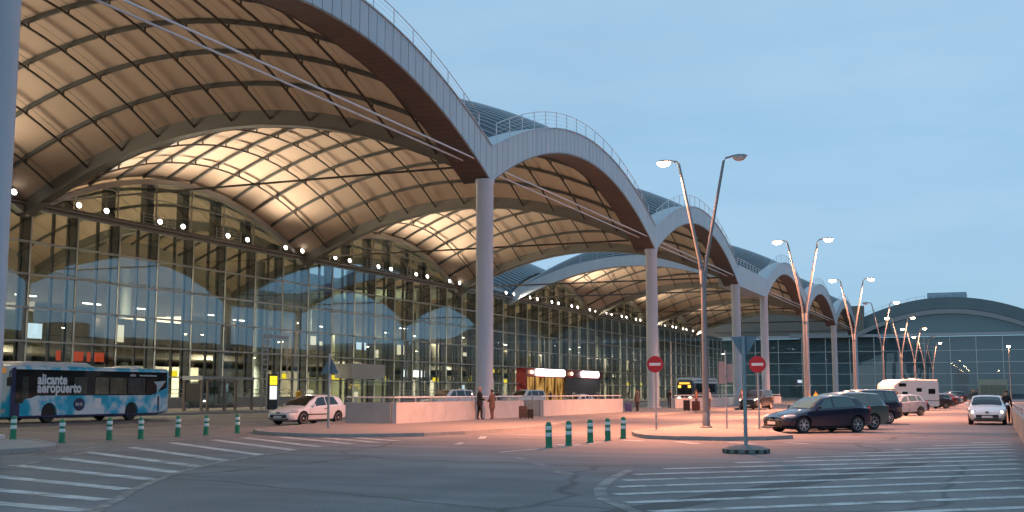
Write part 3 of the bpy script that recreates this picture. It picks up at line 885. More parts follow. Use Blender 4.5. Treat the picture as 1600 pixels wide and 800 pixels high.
for i in range(40):
    xa, xb = -51 + 81.0 * i / 40, -51 + 81.0 * (i + 1) / 40
    m.add([(xa, YW + 0.3, 17.1), (xb, YW + 0.3, 17.1), (xb, YW + 0.3, wing_z(xb, 6.7)), (xa, YW + 0.3, wing_z(xa, 6.7))], [(0, 1, 2, 3)])
m.build('arch_glass', farglass, W); m = MB()
for i in range(40):
    xa, xb = -51 + 81.0 * i / 40, -51 + 81.0 * (i + 1) / 40
    m.add([(xa, YW + 1.1, 17.0), (xb, YW + 1.1, 17.0), (xb, YW + 1.1, wing_z(xb, 6.7) + 0.3), (xa, YW + 1.1, wing_z(xa, 6.7) + 0.3)], [(0, 1, 2, 3)])
m.build('arch_wall', MATS['wing_inner'], W)
MB().b2(-112, -31.5, YW - 0.4, YW + 0.9, 17.25, 25.0).build('upper_wall', mat('wing_upper', (0.16, 0.15, 0.13), 0.8), W)
m = MB(); m.b2(-15.5, -5.5, YW + 8, YW + 16, 26.6, 28.6)
pb = m.build('plant_box', mat('plant_box', (0.30, 0.40, 0.46), 0.5), W)
for i in range(3): MB().b2(-15.3 + 3.35 * i, -12.3 + 3.35 * i, YW + 7.9, YW + 7.98, 26.8, 28.5).build('panel', mat('plant_panel', (0.24, 0.36, 0.44), 0.4), pb)
m = MB()
for i in range(14):
    x = -38 + 2.2 * i; z = wing_z(x, 10.8)
    m.tube([(x, YW + 5, z - 0.1), (x, YW + 5, z + 0.9)], 0.05, 4)
m.tube([(-38 + 2.2 * i, YW + 5, wing_z(-38 + 2.2 * i, 10.8) + 0.9) for i in range(14)], 0.04, 4)
m.build('roof_railing', whitem, W)
MB().b2(-3.4, 3.4, YW - 5.0, YW - 1.0, 0.05, 4.9).build('entrance_porch', mat('porch_stone', (0.38, 0.36, 0.27), 0.8), W)
for i in range(3): MB().b2(-3.0 + 2.1 * i, -1.1 + 2.1 * i, YW - 5.1, YW - 5.02, 0.2, 3.4).build('door', mat('porch_door', (0.20, 0.19, 0.14), 0.5), W)

# ------------------------------------------------------------------ vehicles
carglass = mat('car_glass', (0.012, 0.016, 0.018), 0.06, 0.0, var=0.0, spec=0.9)
carglass_t = mat('car_glass_teal', (0.05, 0.11, 0.12), 0.08, 0.0, var=0.0, spec=0.9)
rimm = mat('wheel_rim', (0.58, 0.58, 0.60), 0.4, 0.15, var=0.05)
lampc = mat('lamp_clear', (0.62, 0.64, 0.66), 0.12, 0.3, var=0.0, spec=0.8)
lampr = mat('lamp_red', (0.26, 0.012, 0.012), 0.15, 0.0, var=0.0, spec=0.8)
platem = mat('number_plate', (0.60, 0.60, 0.60), 0.5, var=0.05)
trimm = mat('black_trim', (0.02, 0.02, 0.021), 0.5, var=0.1)
headl = emit_mat('headlamp_lit', (1.0, 0.90, 0.68), 14.0)
def paintm(name, col, metal=0.0, rough=0.28): return mat('paint_' + name, col, rough, metal, var=0.03, scale=1.0, coat=0.8)

def lerp_tab(tab, s):
    if s <= tab[0][0]: return tab[0][1]
    for (a, va), (b, vb) in zip(tab, tab[1:]):
        if s <= b:
            t = (s - a) / (b - a); t = t * t * (3 - 2 * t) * 0.35 + t * 0.65
            return va + (vb - va) * t
    return tab[-1][1]

def boolean_cut(me, cutters):
    o = bpy.data.objects.new('tmp_body', me); C.objects.link(o)
    tmp = []
    for c in cutters:
        co = bpy.data.objects.new('tmp_cut', c); C.objects.link(co); tmp.append(co)
        md = o.modifiers.new('b', 'BOOLEAN'); md.operation = 'DIFFERENCE'; md.object = co; md.solver = 'EXACT'
    bpy.context.view_layer.update()
    out = bpy.data.meshes.new_from_object(o.evaluated_get(bpy.context.evaluated_depsgraph_get()))
    for t in tmp: bpy.data.objects.remove(t)
    bpy.data.objects.remove(o)
    return out

WHEELS = {}
def wheel_meshes(r, w, spokes):
    key = (r, w, spokes)
    if key in WHEELS: return WHEELS[key]
    ty = MB().lathe([(r * 0.62, -w / 2 + 0.02), (r * 0.70, -w / 2), (r * 0.93, -w / 2 + 0.005), (r, -w / 2 + 0.04), (r, w / 2 - 0.04), (r * 0.93, w / 2 - 0.005), (r * 0.70, w / 2), (r * 0.62, w / 2 - 0.02)], n=28, axis='y').mesh('tyre', blackm, smooth=True, angle=50)
    q = MB()
    q.lathe([(r * 0.60, -w / 2 + 0.03), (r * 0.69, -w / 2 + 0.012), (r * 0.69, w / 2 - 0.012), (r * 0.63, w / 2 - 0.006), (r * 0.60, w / 2 - 0.05)], n=28, axis='y')
    q.lathe([(0.001, w / 2 - 0.02), (r * 0.16, w / 2 - 0.015), (r * 0.17, w / 2 - 0.06), (0.001, w / 2 - 0.07)], n=12, axis='y')
    for i in range(spokes):
        a = 2 * PI * i / spokes
        mt = Matrix.Rotation(-a, 3, 'Y')
        c = mt @ Vector((r * 0.38, w / 2 - 0.035, 0))
        q.box(c, (r * 0.56, 0.03, r * (0.95 / spokes)), mtx=mt)
    rim = q.mesh('rim', rimm, smooth=True, angle=30)
    dk = MB().lathe([(0.001, w / 2 - 0.075), (r * 0.62, w / 2 - 0.07), (r * 0.62, w / 2 - 0.09), (0.001, w / 2 - 0.09)], n=20, axis='y').mesh('brake_disc', trimm)
    WHEELS[key] = (ty, rim, dk)
    return WHEELS[key]

CARMESH = {}
def car(name, label, spec, loc, yaw, paint_m, group=None, lit=False, glass=None, trim=False, cat='car', detail=True):
    """x forward (nose at +L/2), y left, z up; yaw turns the car"""
    S = dict(L=4.28, W=1.80, H=1.50, hood=0.92, nose=0.62, cowl=1.22, ws=2.02, roof_end=3.62, rear=4.10, rear_z=0.97, wf=0.86, wb=2.61, r=0.315, tail=0.06, belt=0.94, doors=(1.35, 2.35, 3.2), spokes=7, tumble=0.40, low=0.20, side=None, plate=True)
    S.update(spec)
    L, W, H = S['L'], S['W'], S['H']; hw = W / 2
    root = thing(name, label, cat, (0, 0, 0), 0, group)
    zc = [(0, 0.50), (0.05, S['nose']), (0.30, S['nose'] + (S['hood'] - S['nose']) * 0.45), (S['cowl'] - 0.35, S['hood'] - 0.03), (S['cowl'], S['hood'] + 0.03), ((S['cowl'] + S['ws']) / 2, S['hood'] + (H - S['hood']) * 0.56), (S['ws'], H - 0.07), (S['ws'] + 0.45, H - 0.005), ((S['ws'] + S['roof_end']) / 2 + 0.2, H), (S['roof_end'], H - S['tail']), (S['rear'], S['rear_z']), (L - 0.10, S['rear_z'] - 0.06 if S['rear'] < L - 0.35 else S['rear_z'] - 0.12), (L - 0.03, 0.62), (L, 0.48)]
    zb = [(0, 0.46), (0.05, S['nose'] - 0.05), (0.5, S['nose'] + 0.06), (S['cowl'], S['belt'] - 0.06), (S['ws'] + 0.3, S['belt']), (S['roof_end'], S['belt'] + 0.06), (S['rear'] - 0.02, min(S['rear_z'] - 0.03, S['belt'] + 0.05)), (L - 0.1, S['rear_z'] - 0.2), (L - 0.03, 0.56), (L, 0.44)]
    wb_ = [(0, hw * 0.66), (0.06, hw * 0.78), (0.25, hw * 0.90), (0.7, hw * 0.965), (1.3, hw * 0.985), (L - 1.1, hw * 0.985), (L - 0.45, hw * 0.95), (L - 0.12, hw * 0.88), (L, hw * 0.78)]
    zl_ = [(0, S['low'] + 0.10), (0.12, S['low'] + 0.02), (0.6, S['low']), (L - 0.5, S['low'] + 0.02), (L - 0.1, S['low'] + 0.08), (L, S['low'] + 0.16)]
    def prm(s):
        t = lerp_tab(zc, s); b = min(lerp_tab(zb, s), t - 0.02); w = lerp_tab(wb_, s); l = min(lerp_tab(zl_, s), b - 0.05)
        rr_ = w - 0.03 - max(0.02, (t - b)) * S['tumble'] * (1 if t - b > 0.16 else 0.9)
        if t - b < 0.16: rr_ = w * 0.86
        return t, b, w, l, rr_
    def crown(t, f, b): return t - min(0.06, (t - b) * 0.6) * abs(f) ** 3
    def ring(s):
        t, b, w, l, wr = prm(s)
        mid = min(0.52, (l + b) / 2 + 0.05)
        half = [(0, l), (w - 0.14, l), (w - 0.04, l + min(0.07, (b - l) * 0.3)), (w + 0.012, mid), (w + 0.012, mid + (b - mid) * 0.45), (w - 0.008, b - 0.02), (w - 0.03, b), (wr, crown(t, 1, b)), (wr * 0.8, crown(t, 0.8, b)), (wr * 0.42, crown(t, 0.42, b)), (0, t)]
        pts = half + [(-y, z) for y, z in reversed(half[1:-1])]
        return [(L / 2 - s, y, z) for y, z in pts]
    def side_y(s, z):
        t, b, w, l, wr = prm(s)
        mid = min(0.52, (l + b) / 2 + 0.05)
        pr = [(l, w - 0.14), (l + min(0.07, (b - l) * 0.3), w - 0.04), (mid, w + 0.012), (mid + (b - mid) * 0.45, w + 0.012), (b - 0.02, w - 0.008), (b, w - 0.03), (crown(t, 1, b), wr)]
        for (z0, y0), (z1, y1) in zip(pr, pr[1:]):
            if z <= z1: return y0 + (y1 - y0) * max(0, min(1, (z - z0) / max(1e-4, z1 - z0)))
        return wr
    keys = sorted(set([p[0] for p in zc] + [p[0] for p in zb] + [p[0] for p in wb_]))
    sts = []
    for a, b in zip(keys, keys[1:]):
        m_ = max(1, int((b - a) / 0.14))
        sts += [a + (b - a) * i / m_ for i in range(m_)]
    sts.append(L)
    r = S['r']; xf, xr = L / 2 - S['wf'], L / 2 - S['wf'] - S['wb']
    key = tuple(sorted((k_, str(v)) for k_, v in S.items())) + (paint_m.name,)
    if key not in CARMESH:
        bm_ = MB().loft([ring(s) for s in sts]).mesh('body', paint_m, smooth=True, angle=38)
        cuts = []
        for x in (xf, xr):
            for sd in (-1, 1):
                y0 = sd * (hw - 0.30); y1 = sd * (hw + 0.2)
                cuts.append(MB().lathe([(r + 0.045, min(y0, y1)), (r + 0.045, max(y0, y1))], (x, 0, r + 0.015), 28, axis='y').mesh('cut', trimm))
        bm_ = boolean_cut(bm_, cuts)
        bm_.polygons.foreach_set('use_smooth', [True] * len(bm_.polygons)); bm_.set_sharp_from_angle(angle=rad(38))
        CARMESH[key] = bm_
    inst(CARMESH[key], 'body', root)
    glass = glass or carglass
    # windscreen and rear window
    def top_pane(nm, s0, s1, f=0.9):
        q = MB()
        def fn(u, v):
            s = s0 + (s1 - s0) * u; t, b, w, l, wr = prm(s); ff = (v * 2 - 1) * f
            return (L / 2 - s + (0.010 if s0 < L / 2 else -0.010), ff * wr, crown(t, ff, b) + 0.012)
        q.grid(fn, 6, 8)
        if s0 < L / 2: q.f = [tuple(reversed(f_)) for f_ in q.f]
        return q.build(nm, glass, root, smooth=True, angle=60)
    top_pane('windscreen', S['cowl'] + 0.05, S['ws'] - 0.02)
    top_pane('rear_window', S['roof_end'] + 0.06, S['rear'] - 0.05, 0.86)
    # side windows
    d0, d1, d2 = S['doors']
    wins = S['side'] or [(d0 + 0.12, d0 + 0.72, d1 - 0.04, d1 - 0.04), (d1 + 0.05, d1 + 0.05, d2 + 0.05, d2 - 0.02), (d2 + 0.12, d2 + 0.06, S['rear'] - 0.30, S['roof_end'] - 0.10)]
    for a0, a1, b0, b1 in wins:
        if b0 - a0 < 0.14: continue
        for sd in (1, -1):
            q = MB()
            def fn(u, v):
                s = (a0 + (b0 - a0) * u) * (1 - v) + (a1 + (b1 - a1) * u) * v
                t, b, w, l, wr = prm(s); fq = 0.10 + 0.80 * v
                z = b + (crown(t, 1, b) - b) * fq; y = (w - 0.03) + (wr - w + 0.03) * fq
                return (L / 2 - s, sd * (y + 0.008), z + 0.003)
            q.grid(fn, 5, 3)
            if sd < 0: q.f = [tuple(reversed(f_)) for f_ in q.f]
            q.build('side_window', glass, root)
    # lamps, grille, plates
    for sd in (1, -1):
        for nm, s, z, y, dims, mt, yaw_ in [('headlight', 0.26, S['nose'] + 0.03, hw * 0.80, (0.30, 0.10, 0.075), headl if lit == 'full' else lampc, -sd * 0.75), ('tail_light', L - 0.10, S['rear_z'] - 0.10, hw * 0.80, (0.06, 0.08, 0.15), lampr, sd * 0.5)]:
            q = MB(); rg_ = []
            for i in range(7):
                th_ = PI * i / 6
                rg_.append([(math.sin(th_) * math.cos(2 * PI * k_ / 10) * dims[0], math.sin(th_) * math.sin(2 * PI * k_ / 10) * dims[1], -math.cos(th_) * dims[2]) for k_ in range(10)])
            q.loft(rg_)
            ca, sa = math.cos(yaw_), math.sin(yaw_)
            q.v = [(L / 2 - s + x * ca - y_ * sa, sd * y + x * sa + y_ * ca, z + z_ + (0.10 * (-x) if nm == 'headlight' else 0)) for x, y_, z_ in q.v]
            lo_ = q.build(nm, mt, root, smooth=True, angle=80)
            if lit and nm == 'headlight':
                MB().lathe([(0.002, 0.0), (0.055, 0.01), (0.055, 0.05), (0.002, 0.06)], (L / 2 - 0.10, sd * hw * 0.74, S['nose'] - 0.01), 10, axis='x').build('bulb', headl, lo_)
    gr = MB(); gr.box((L / 2 - 0.005, 0, 0.43), (0.07, hw * 1.15, 0.15)); gr.box((L / 2 - 0.05, 0, 0.30), (0.1, hw * 1.35, 0.07)); gr.build('grille', trimm, root)
    if detail:
        MB().box((L / 2 + 0.01, 0, S['nose'] - 0.02), (0.10, 0.14, 0.06)).build('badge', trimm, root)
    for x, z in ((L / 2 + 0.045, 0.40), (-L / 2 - 0.012, 0.66)):
        MB().box((x, 0, z), (0.025, 0.50, 0.11)).build('number_plate', platem, root)
    # mirrors, door seams, handles, sill
    for sd in (1, -1):
        s = d0 + 0.20
        mr_ = MB(); yy = side_y(s, S['belt'])
        mr_.loft([[(L / 2 - s + dx_ * k1, sd * (yy + 0.02 + 0.17 * k2_), S['belt'] + 0.06 + dz_ * k1) for dx_, dz_ in ((0.07, -0.05), (0.07, 0.04), (0.0, 0.075), (-0.07, 0.05), (-0.07, -0.05))] for k1, k2_ in ((0.5, 0), (1, 0.35), (1, 0.85), (0.6, 1))])
        mr_.build('door_mirror', paint_m, root, smooth=True, angle=40)
        if detail:
            for s in S['doors']:
                zs = [S['low'] + 0.12 + (S['belt'] - S['low'] - 0.12) * i / 5 for i in range(6)]
                if abs(L / 2 - s - xr) < r + 0.05: zs = [z for z in zs if z > 2 * r + 0.08] + [S['belt']]
                q = MB(); vs_ = []
                for z in zs:
                    y_ = side_y(s, z) + 0.0035
                    vs_ += [(L / 2 - s - 0.008, sd * y_, z), (L / 2 - s + 0.008, sd * y_, z)]
                if len(zs) > 1:
                    q.add(vs_, [(2 * i, 2 * i + 1, 2 * i + 3, 2 * i + 2) for i in range(len(zs) - 1)])
                    q.build('door_seam', trimm, root)
            for s in S['doors'][1:]:
                MB().box((L / 2 - s + 0.16, sd * (side_y(s, S['belt'] - 0.12) + 0.012), S['belt'] - 0.12), (0.17, 0.03, 0.03)).build('door_handle', paint_m if not trim else trimm, root)
            if trim:
                MB().box((0.05 * L, sd * (hw + 0.006), 0.52), (S['wb'] * 0.62, 0.02, 0.045)).build('side_moulding', trimm, root)
    # wheels
    ty, rim, dk = wheel_meshes(r, 0.205, S['spokes'])
    for x in (xf, xr):
        for sd in (1, -1):
            w_ = thing_part('wheel', root, (x, sd * (hw - 0.115), r + 0.001), 0 if sd > 0 else PI, ty)
            inst(rim, 'rim', w_); inst(dk, 'brake_disc', w_)
    MB().b2(xr - 0.4, xf + 0.4, -hw * 0.72, hw * 0.72, 0.16, 0.42).build('underbody', trimm, root)
    root.location = loc; root.rotation_euler = (0, 0, yaw)
    return root
def thing_part(name, parent, loc, rz, me):
    return inst(me, name, parent, loc, (0, 0, rz))

navy, white = paintm('navy', (0.008, 0.014, 0.042), 0.2), paintm('white', (0.80, 0.80, 0.80))
teal, silver = paintm('teal', (0.075, 0.125, 0.125), 0.35), paintm('silver', (0.34, 0.41, 0.50), 0.3)
dark, redp = paintm('dark_grey', (0.03, 0.032, 0.036), 0.3), paintm('dark_red', (0.11, 0.015, 0.015))
bluep, greyp = paintm('steel_blue', (0.08, 0.11, 0.16), 0.4), paintm('mid_grey', (0.17, 0.18, 0.19), 0.4)
HATCH = dict(L=4.28, W=1.82, H=1.50, spokes=6, r=0.325, roof_end=3.55, rear=4.14, rear_z=0.99, tail=0.09, side=[(1.42, 2.02, 2.30, 2.30), (2.38, 2.38, 3.42, 3.30)])
H3 = dict(HATCH, cowl=1.10, ws=2.05, belt=0.90, hood=0.90, roof_end=3.70, rear=4.18, doors=(1.32, 2.62, 2.62), side=[(1.45, 2.05, 2.55, 2.55), (2.62, 2.62, 3.52, 3.30)])
WAGON = dict(L=4.55, W=1.83, H=1.62, hood=1.0, belt=1.0, cowl=1.15, ws=1.98, roof_end=4.10, rear=4.46, rear_z=1.02, wf=0.9, wb=2.70, doors=(1.35, 2.4, 3.35), r=0.33, spokes=5, tail=0.05)
MPV = dict(L=4.70, W=1.86, H=1.76, hood=1.08, nose=0.70, belt=1.06, cowl=1.05, ws=1.95, roof_end=4.30, rear=4.62, rear_z=1.05, wf=0.9, wb=2.82, doors=(1.3, 2.45, 3.5), r=0.33, spokes=9, tail=0.04, tumble=0.28)
SUV = dict(L=4.75, W=1.9, H=1.86, hood=1.16, nose=0.92, belt=1.18, cowl=1.45, ws=2.0, roof_end=4.45, rear=4.70, rear_z=1.15, wf=0.9, wb=2.78, doors=(1.6, 2.6, 3.5), r=0.38, low=0.32, spokes=6, tail=0.03, tumble=0.22)
SEAT = dict(HATCH, H=1.46, hood=0.93, nose=0.66, L=4.31, W=1.80)
CITY = dict(L=3.9, W=1.7, H=1.47, wb=2.45, wf=0.75, cowl=1.05, ws=1.85, roof_end=3.35, rear=3.78, doors=(1.2, 2.2, 2.9), r=0.30)
SEDAN = dict(L=4.5, W=1.78, H=1.44, roof_end=3.1, rear=3.75, rear_z=1.02, wb=2.65, doors=(1.35, 2.4, 3.2))

car('white_hatchback', 'white three-door hatchback parked at the end of the grey parapet', H3, (-32.05, 49.9, 0), rad(-99), white, glass=None, trim=True)
G = 'cars parked in a row beside the lamp island'
car('navy_hatchback', 'dark navy five-door hatchback with silver rims, nearest of the parked row', HATCH, (-6.62, 47.75, 0), math.atan2(-1.80, -1.80), navy, G, glass=carglass_t)
car('teal_estate_car', 'grey-green estate car parked just behind the navy hatchback', WAGON, (-6.35, 51.6, 0), math.atan2(-1.80, -1.80), teal, G, glass=carglass_t)
car('navy_people_carrier', 'tall dark blue people carrier between the green estate and the motorhome', MPV, (-6.55, 61.6, 0), math.atan2(-1.80, -1.80), navy, G, glass=carglass_t)
car('silver_hatchback', 'pale silver hatchback parked in front of the motorhome', CITY, (-6.1, 83.6, 0), math.atan2(-1.80, -1.80), silver, G, glass=carglass_t)
FAR = [('black_saloon', 'black car parked directly behind the motorhome', SEDAN, 121.5, dark), ('grey_hatchback', 'grey car second beyond the motorhome', CITY, 129.5, greyp), ('dark_red_car', 'dark red car third beyond the motorhome', HATCH, 138, redp),
       ('steel_blue_car', 'steel blue car fourth beyond the motorhome', SEDAN, 150, bluep), ('silver_saloon', 'silver car parked near the far end of the row', SEDAN, 163, silver), ('charcoal_car', 'charcoal car between the silver car and the last tall one', HATCH, 172, dark), ('dark_van', 'dark tall car last in the far end of the parked row', MPV, 184, dark)]
for nm, lb, sp, y, pm in FAR:
    car(nm, lb, sp, (-5.9, y, 0), math.atan2(-1.5, -1.92), pm, G, detail=False, glass=carglass_t if pm is silver else None)
car('white_oncoming_car', 'white car with lit headlights driving towards the camera beside the right wall', SEAT, (-0.33, 63.6, 0), rad(-90), white, lit=True)
car('white_off_roader', 'white off-road car behind the first parapet, left of the big column', SUV, (-41.0, 84.5, 0), rad(-112), white, lit=False)
car('white_estate_suv', 'white off-road car just right of the big column behind the parapet', SUV, (-42.0, 103.5, 0), rad(-112), white)
car('white_taxi', 'low white car with bright headlights behind the far parapet', SEDAN, (-36.6, 104.0, 0), rad(-112), white, lit='full')
car('dark_suv', 'dark off-road car facing the camera beside a column behind the no-entry sign', SUV, (-20.4, 108.0, 0), rad(-100), dark, lit=True)
car('pale_van', 'pale people carrier waiting behind the dark off-road car', MPV, (-25.0, 131.0, 0), rad(-100), white, lit='full')

# bus -------------------------------------------------------------------------
def bus_livery():
    m = bpy.data.materials.new('bus_livery'); m.use_nodes = True
    n, l = m.node_tree.nodes, m.node_tree.links
    b = n['Principled BSDF']; b.inputs['Roughness'].default_value = 0.3; b.inputs['Coat Weight'].default_value = 0.5
    t = n.new('ShaderNodeTexCoord'); q = n.new('ShaderNodeTexNoise'); q.inputs['Scale'].default_value = 0.75; q.inputs['Detail'].default_value = 3
    l.new(t.outputs['Object'], q.inputs['Vector'])
    r = n.new('ShaderNodeValToRGB'); r.color_ramp.interpolation = 'LINEAR'
    e = r.color_ramp.elements
    e[0].position = 0.43; e[0].color = (0.01, 0.40, 0.60, 1); e[1].position = 0.56; e[1].color = (0.68, 0.78, 0.82, 1)
    e2 = r.color_ramp.elements.new(0.47); e2.color = (0.02, 0.50, 0.74, 1)
    e3 = r.color_ramp.elements.new(0.51); e3.color = (0.30, 0.58, 0.74, 1)
    l.new(q.outputs['Fac'], r.inputs['Fac']); l.new(r.outputs['Color'], b.inputs['Base Color'])
    return m
livery = bus_livery()
busnavy = paintm('bus_navy', (0.008, 0.02, 0.10)); buscyan = paintm('bus_cyan', (0.012, 0.22, 0.46)); lettw = mat('lettering_white', (0.82, 0.83, 0.84), 0.5, var=0.02)
buswhite = mat('bus_roof_white', (0.62, 0.64, 0.65), 0.5, var=0.05)
busglass = mat('bus_window', (0.016, 0.018, 0.02), 0.07, 0.0, var=0.0, spec=0.8)
buslit = glass_mat('bus_window_clear', (0.42, 0.44, 0.42), 0.10, 0.4)
def rounded_rect(w, z0, z1, r, k=4):
    pts = []
    for cx, cz, a0 in ((w - r, z1 - r, 0), (-w + r, z1 - r, 90), (-w + 0.06, z0 + 0.06, 180), (w - 0.06, z0 + 0.06, 270)):
        rr_ = r if cz > (z0 + z1) / 2 else 0.06
        for i in range(k + 1):
            a = rad(a0 + 90 * i / k); pts.append((cx + rr_ * math.cos(a), cz + rr_ * math.sin(a)))
    return pts
def on_side(me, name, parent, s, z, y, mt, L):
    o = inst(me, name, parent)
    me.transform(Matrix(((-1, 0, 0, L / 2 - s), (0, 0, 1, y), (0, 1, 0, z), (0, 0, 0, 1))))
    me.materials.clear(); me.materials.append(mt)
    return o
def bus(loc, yaw):
    L, hw, H = 12.2, 1.26, 3.0
    B = thing('airport_bus', 'blue and white city bus with white lettering, standing at the left kerb', 'bus')
    secs = [(0, 0.90, 0.06), (0.10, 0.97, 0.02), (0.35, 1.0, 0.0), (L - 0.3, 1.0, 0.0), (L - 0.08, 0.98, 0.02), (L, 0.93, 0.06)]
    rings = [[(L / 2 - s, y, z) for y, z in rounded_rect(hw * f, 0.30 + d + (0.10 if s > L - 1 else 0), H - d, 0.22)] for s, f, d in secs]
    body = MB().loft(rings).mesh('body', livery, smooth=True, angle=35)
    wr = 0.48
    cuts = []
    for s in (2.65, 8.95):
        for sd in (1, -1):
            y0, y1 = sorted((sd * (hw - 0.42), sd * (hw + 0.2)))
            cuts.append(MB().lathe([(wr + 0.07, y0), (wr + 0.07, y1)], (L / 2 - s, 0, wr + 0.02), 28, axis='y').mesh('cut', trimm))
    body = boolean_cut(body, cuts)
    inst(body, 'body', B)
    # navy nose wrap, dark window band, cyan cornice, on both flanks
    for sd in (1, -1):
        yb = sd * (hw + 0.006)
        def flat(nm, poly, mt, y=yb, th=0.012):
            q = MB(); nn_ = len(poly)
            q.add([(L / 2 - s, y, z) for s, z in poly] + [(L / 2 - s, y + sd * th, z) for s, z in poly], [tuple(range(nn_)), tuple(reversed(range(nn_, 2 * nn_)))] + [(i, nn_ + i, nn_ + (i + 1) % nn_, (i + 1) % nn_) for i in range(nn_)])
            return q.build(nm, mt, B)
        band_ = flat('window_band', [(0.95, 1.28), (1.35, 1.30), (1.75, 1.44), (10.55, 1.44), (11.95, 1.88), (11.95, 2.78), (0.30, 2.78), (0.30, 1.05), (0.80, 1.05)], busglass)
        flat('nose_wrap', [(0.02, 0.36), (0.62, 0.36), (0.62, 1.04), (0.29, 1.04), (0.29, 2.9), (0.02, 2.8)], busnavy, th=0.009)
        flat('sill', [(0.62, 0.31), (11.2, 0.31), (11.9, 0.42), (11.9, 0.50), (11.2, 0.40), (0.62, 0.40)], busnavy)
        for i, (a, b) in enumerate([(1.7, 3.9), (4.35, 5.3), (5.95, 7.0), (7.12, 8.45), (8.57, 10.0), (10.12, 11.0)]):
            flat('side_window', [(a, 1.50), (b, 1.50), (b, 2.42), (a, 2.42)], mat('bus_pane_%d' % i, [(0.03, 0.034, 0.034), (0.08, 0.085, 0.07), (0.20, 0.175, 0.12), (0.16, 0.14, 0.10), (0.09, 0.085, 0.08), (0.05, 0.035, 0.035)][i], 0.08, var=0.6, scale=1.7, spec=0.7), y=sd * (hw + 0.019), th=0.004)
        flat('door_glass', [(0.75, 1.12), (1.15, 1.35), (1.15, 2.40), (0.75, 2.40)], mat('bus_pane_d', (0.06, 0.07, 0.06), 0.08, var=0.5), y=sd * (hw + 0.019), th=0.004)
    y = hw + 0.024
    on_side(text_mesh('alicante', 0.74, 0.003, 0.026, 0.92), 'lettering', B, 1.75, 2.03, y, lettw, L)
    on_side(text_mesh('aeropuerto', 0.74, 0.003, 0.026, 0.92), 'lettering', B, 1.75, 1.60, y, lettw, L)
    on_side(text_mesh('subus', 0.24, 0.002, 0.004, 0.9), 'lettering', B, 8.7, 2.52, y, lettw, L)
    on_side(text_mesh('www.aerobusalicante.es', 0.17, 0.002, 0.003, 0.9), 'lettering', B, 9.5, 2.53, y, lettw, L)
    on_side(text_mesh('Wi Fi', 0.26, 0.002, 0.004, 0.9), 'lettering', B, 4.50, 0.86, hw + 0.022, lettw, L)
    hx = MB(); hp = [(4.78 + 0.42 * math.cos(2 * PI * i / 12), 0.95 + 0.36 * math.sin(2 * PI * i / 12)) for i in range(12)]
    hx.add([(L / 2 - s, hw + 0.014, z) for s, z in hp], [tuple(range(12))]); hx.build('wifi_badge', busnavy, B)
    MB().b2(L / 2 - 6.45, L / 2 - 5.95, hw + 0.004, hw + 0.012, 0.72, 1.28).build('notice_sheet', lettw, B)
    pl = MB(); pp = [(10.75, 2.22), (11.85, 2.28), (11.05, 1.56), (11.02, 2.02)]
    pl.add([(L / 2 - s, hw + 0.026, z) for s, z in pp], [(0, 1, 2, 3)]); pl.build('paper_plane', mat('plane_print', (0.48, 0.56, 0.58), 0.5), B)
    MB().b2(-L / 2 + 0.9, -L / 2 + 1.05, hw + 0.003, hw + 0.011, 0.5, 1.38).build('print_tail', busnavy, B)
    # roof: cornice, air-conditioning pods, vent
    for nm, a, b, w, h in (('roof_pod', 0.9, 6.2, 0.98, 0.24), ('roof_pod', 9.2, 10.5, 0.8, 0.16)):
        rp = [[(L / 2 - s, y_ * f, H - 0.02 + z * f2) for y_, z in ((w, 0), (w * 0.96, h * 0.7), (w * 0.8, h), (-w * 0.8, h), (-w * 0.96, h * 0.7), (-w, 0))] for s, f, f2 in ((a, 0.9, 0.2), (a + 0.3, 1, 0.9), (a + 0.6, 1, 1), (b - 0.5, 1, 1), (b, 0.92, 0.3))]
        MB().loft(rp).build(nm, buswhite, B, smooth=True, angle=40)
    # front: windscreen, destination blind, lamps
    q = MB(); q.grid(lambda u, v: (L / 2 - 0.02 - 0.10 * (2 * u - 1) ** 2 - 0.05 * v, (u * 2 - 1) * hw * 0.86, 1.10 + 1.45 * v), 8, 4); q.f = [tuple(reversed(f)) for f in q.f]
    q.v = [(x + 0.05, y_, z) for x, y_, z in q.v]; q.build('windscreen', busglass, B, smooth=True)
    MB().b2(L / 2 - 0.02, L / 2 + 0.03, -0.9, 0.9, 2.58, 2.86).build('destination_blind', mat('blind', (0.02, 0.02, 0.02), 0.4, emit=(1.0, 0.45, 0.08), estr=0.25), B)
    for sd in (1, -1):
        MB().b2(L / 2 - 0.06, L / 2 + 0.02, sd * 0.78 - 0.16, sd * 0.78 + 0.16, 0.55, 0.75).build('headlight', lampc, B)
        MB().tube([(L / 2 - 0.1, sd * 1.2, 2.7), (L / 2 + 0.25, sd * 1.42, 2.65), (L / 2 + 0.28, sd * 1.45, 2.3)], 0.035, 6).build('mirror_arm', trimm, B)
        MB().b2(L / 2 + 0.2, L / 2 + 0.34, sd * 1.45 - 0.12, sd * 1.45 + 0.12, 1.92, 2.36).build('door_mirror', trimm, B)
    MB().b2(-L / 2 - 0.03, -L / 2 + 0.05, -0.95, 0.95, 1.75, 2.6).build('rear_window', busglass, B)
    ty = MB().lathe([(wr * 0.55, -0.13), (wr * 0.92, -0.14), (wr, -0.10), (wr, 0.10), (wr * 0.92, 0.14), (wr * 0.55, 0.13)], n=28, axis='y').mesh('tyre', blackm, smooth=True)
    rm = MB().lathe([(0.02, 0.03), (wr * 0.25, 0.10), (wr * 0.30, 0.04), (wr * 0.52, 0.06), (wr * 0.60, 0.12), (wr * 0.60, -0.1)], n=20, axis='y').mesh('rim', mat('bus_rim', (0.10, 0.10, 0.105), 0.5, 0.4), smooth=True)
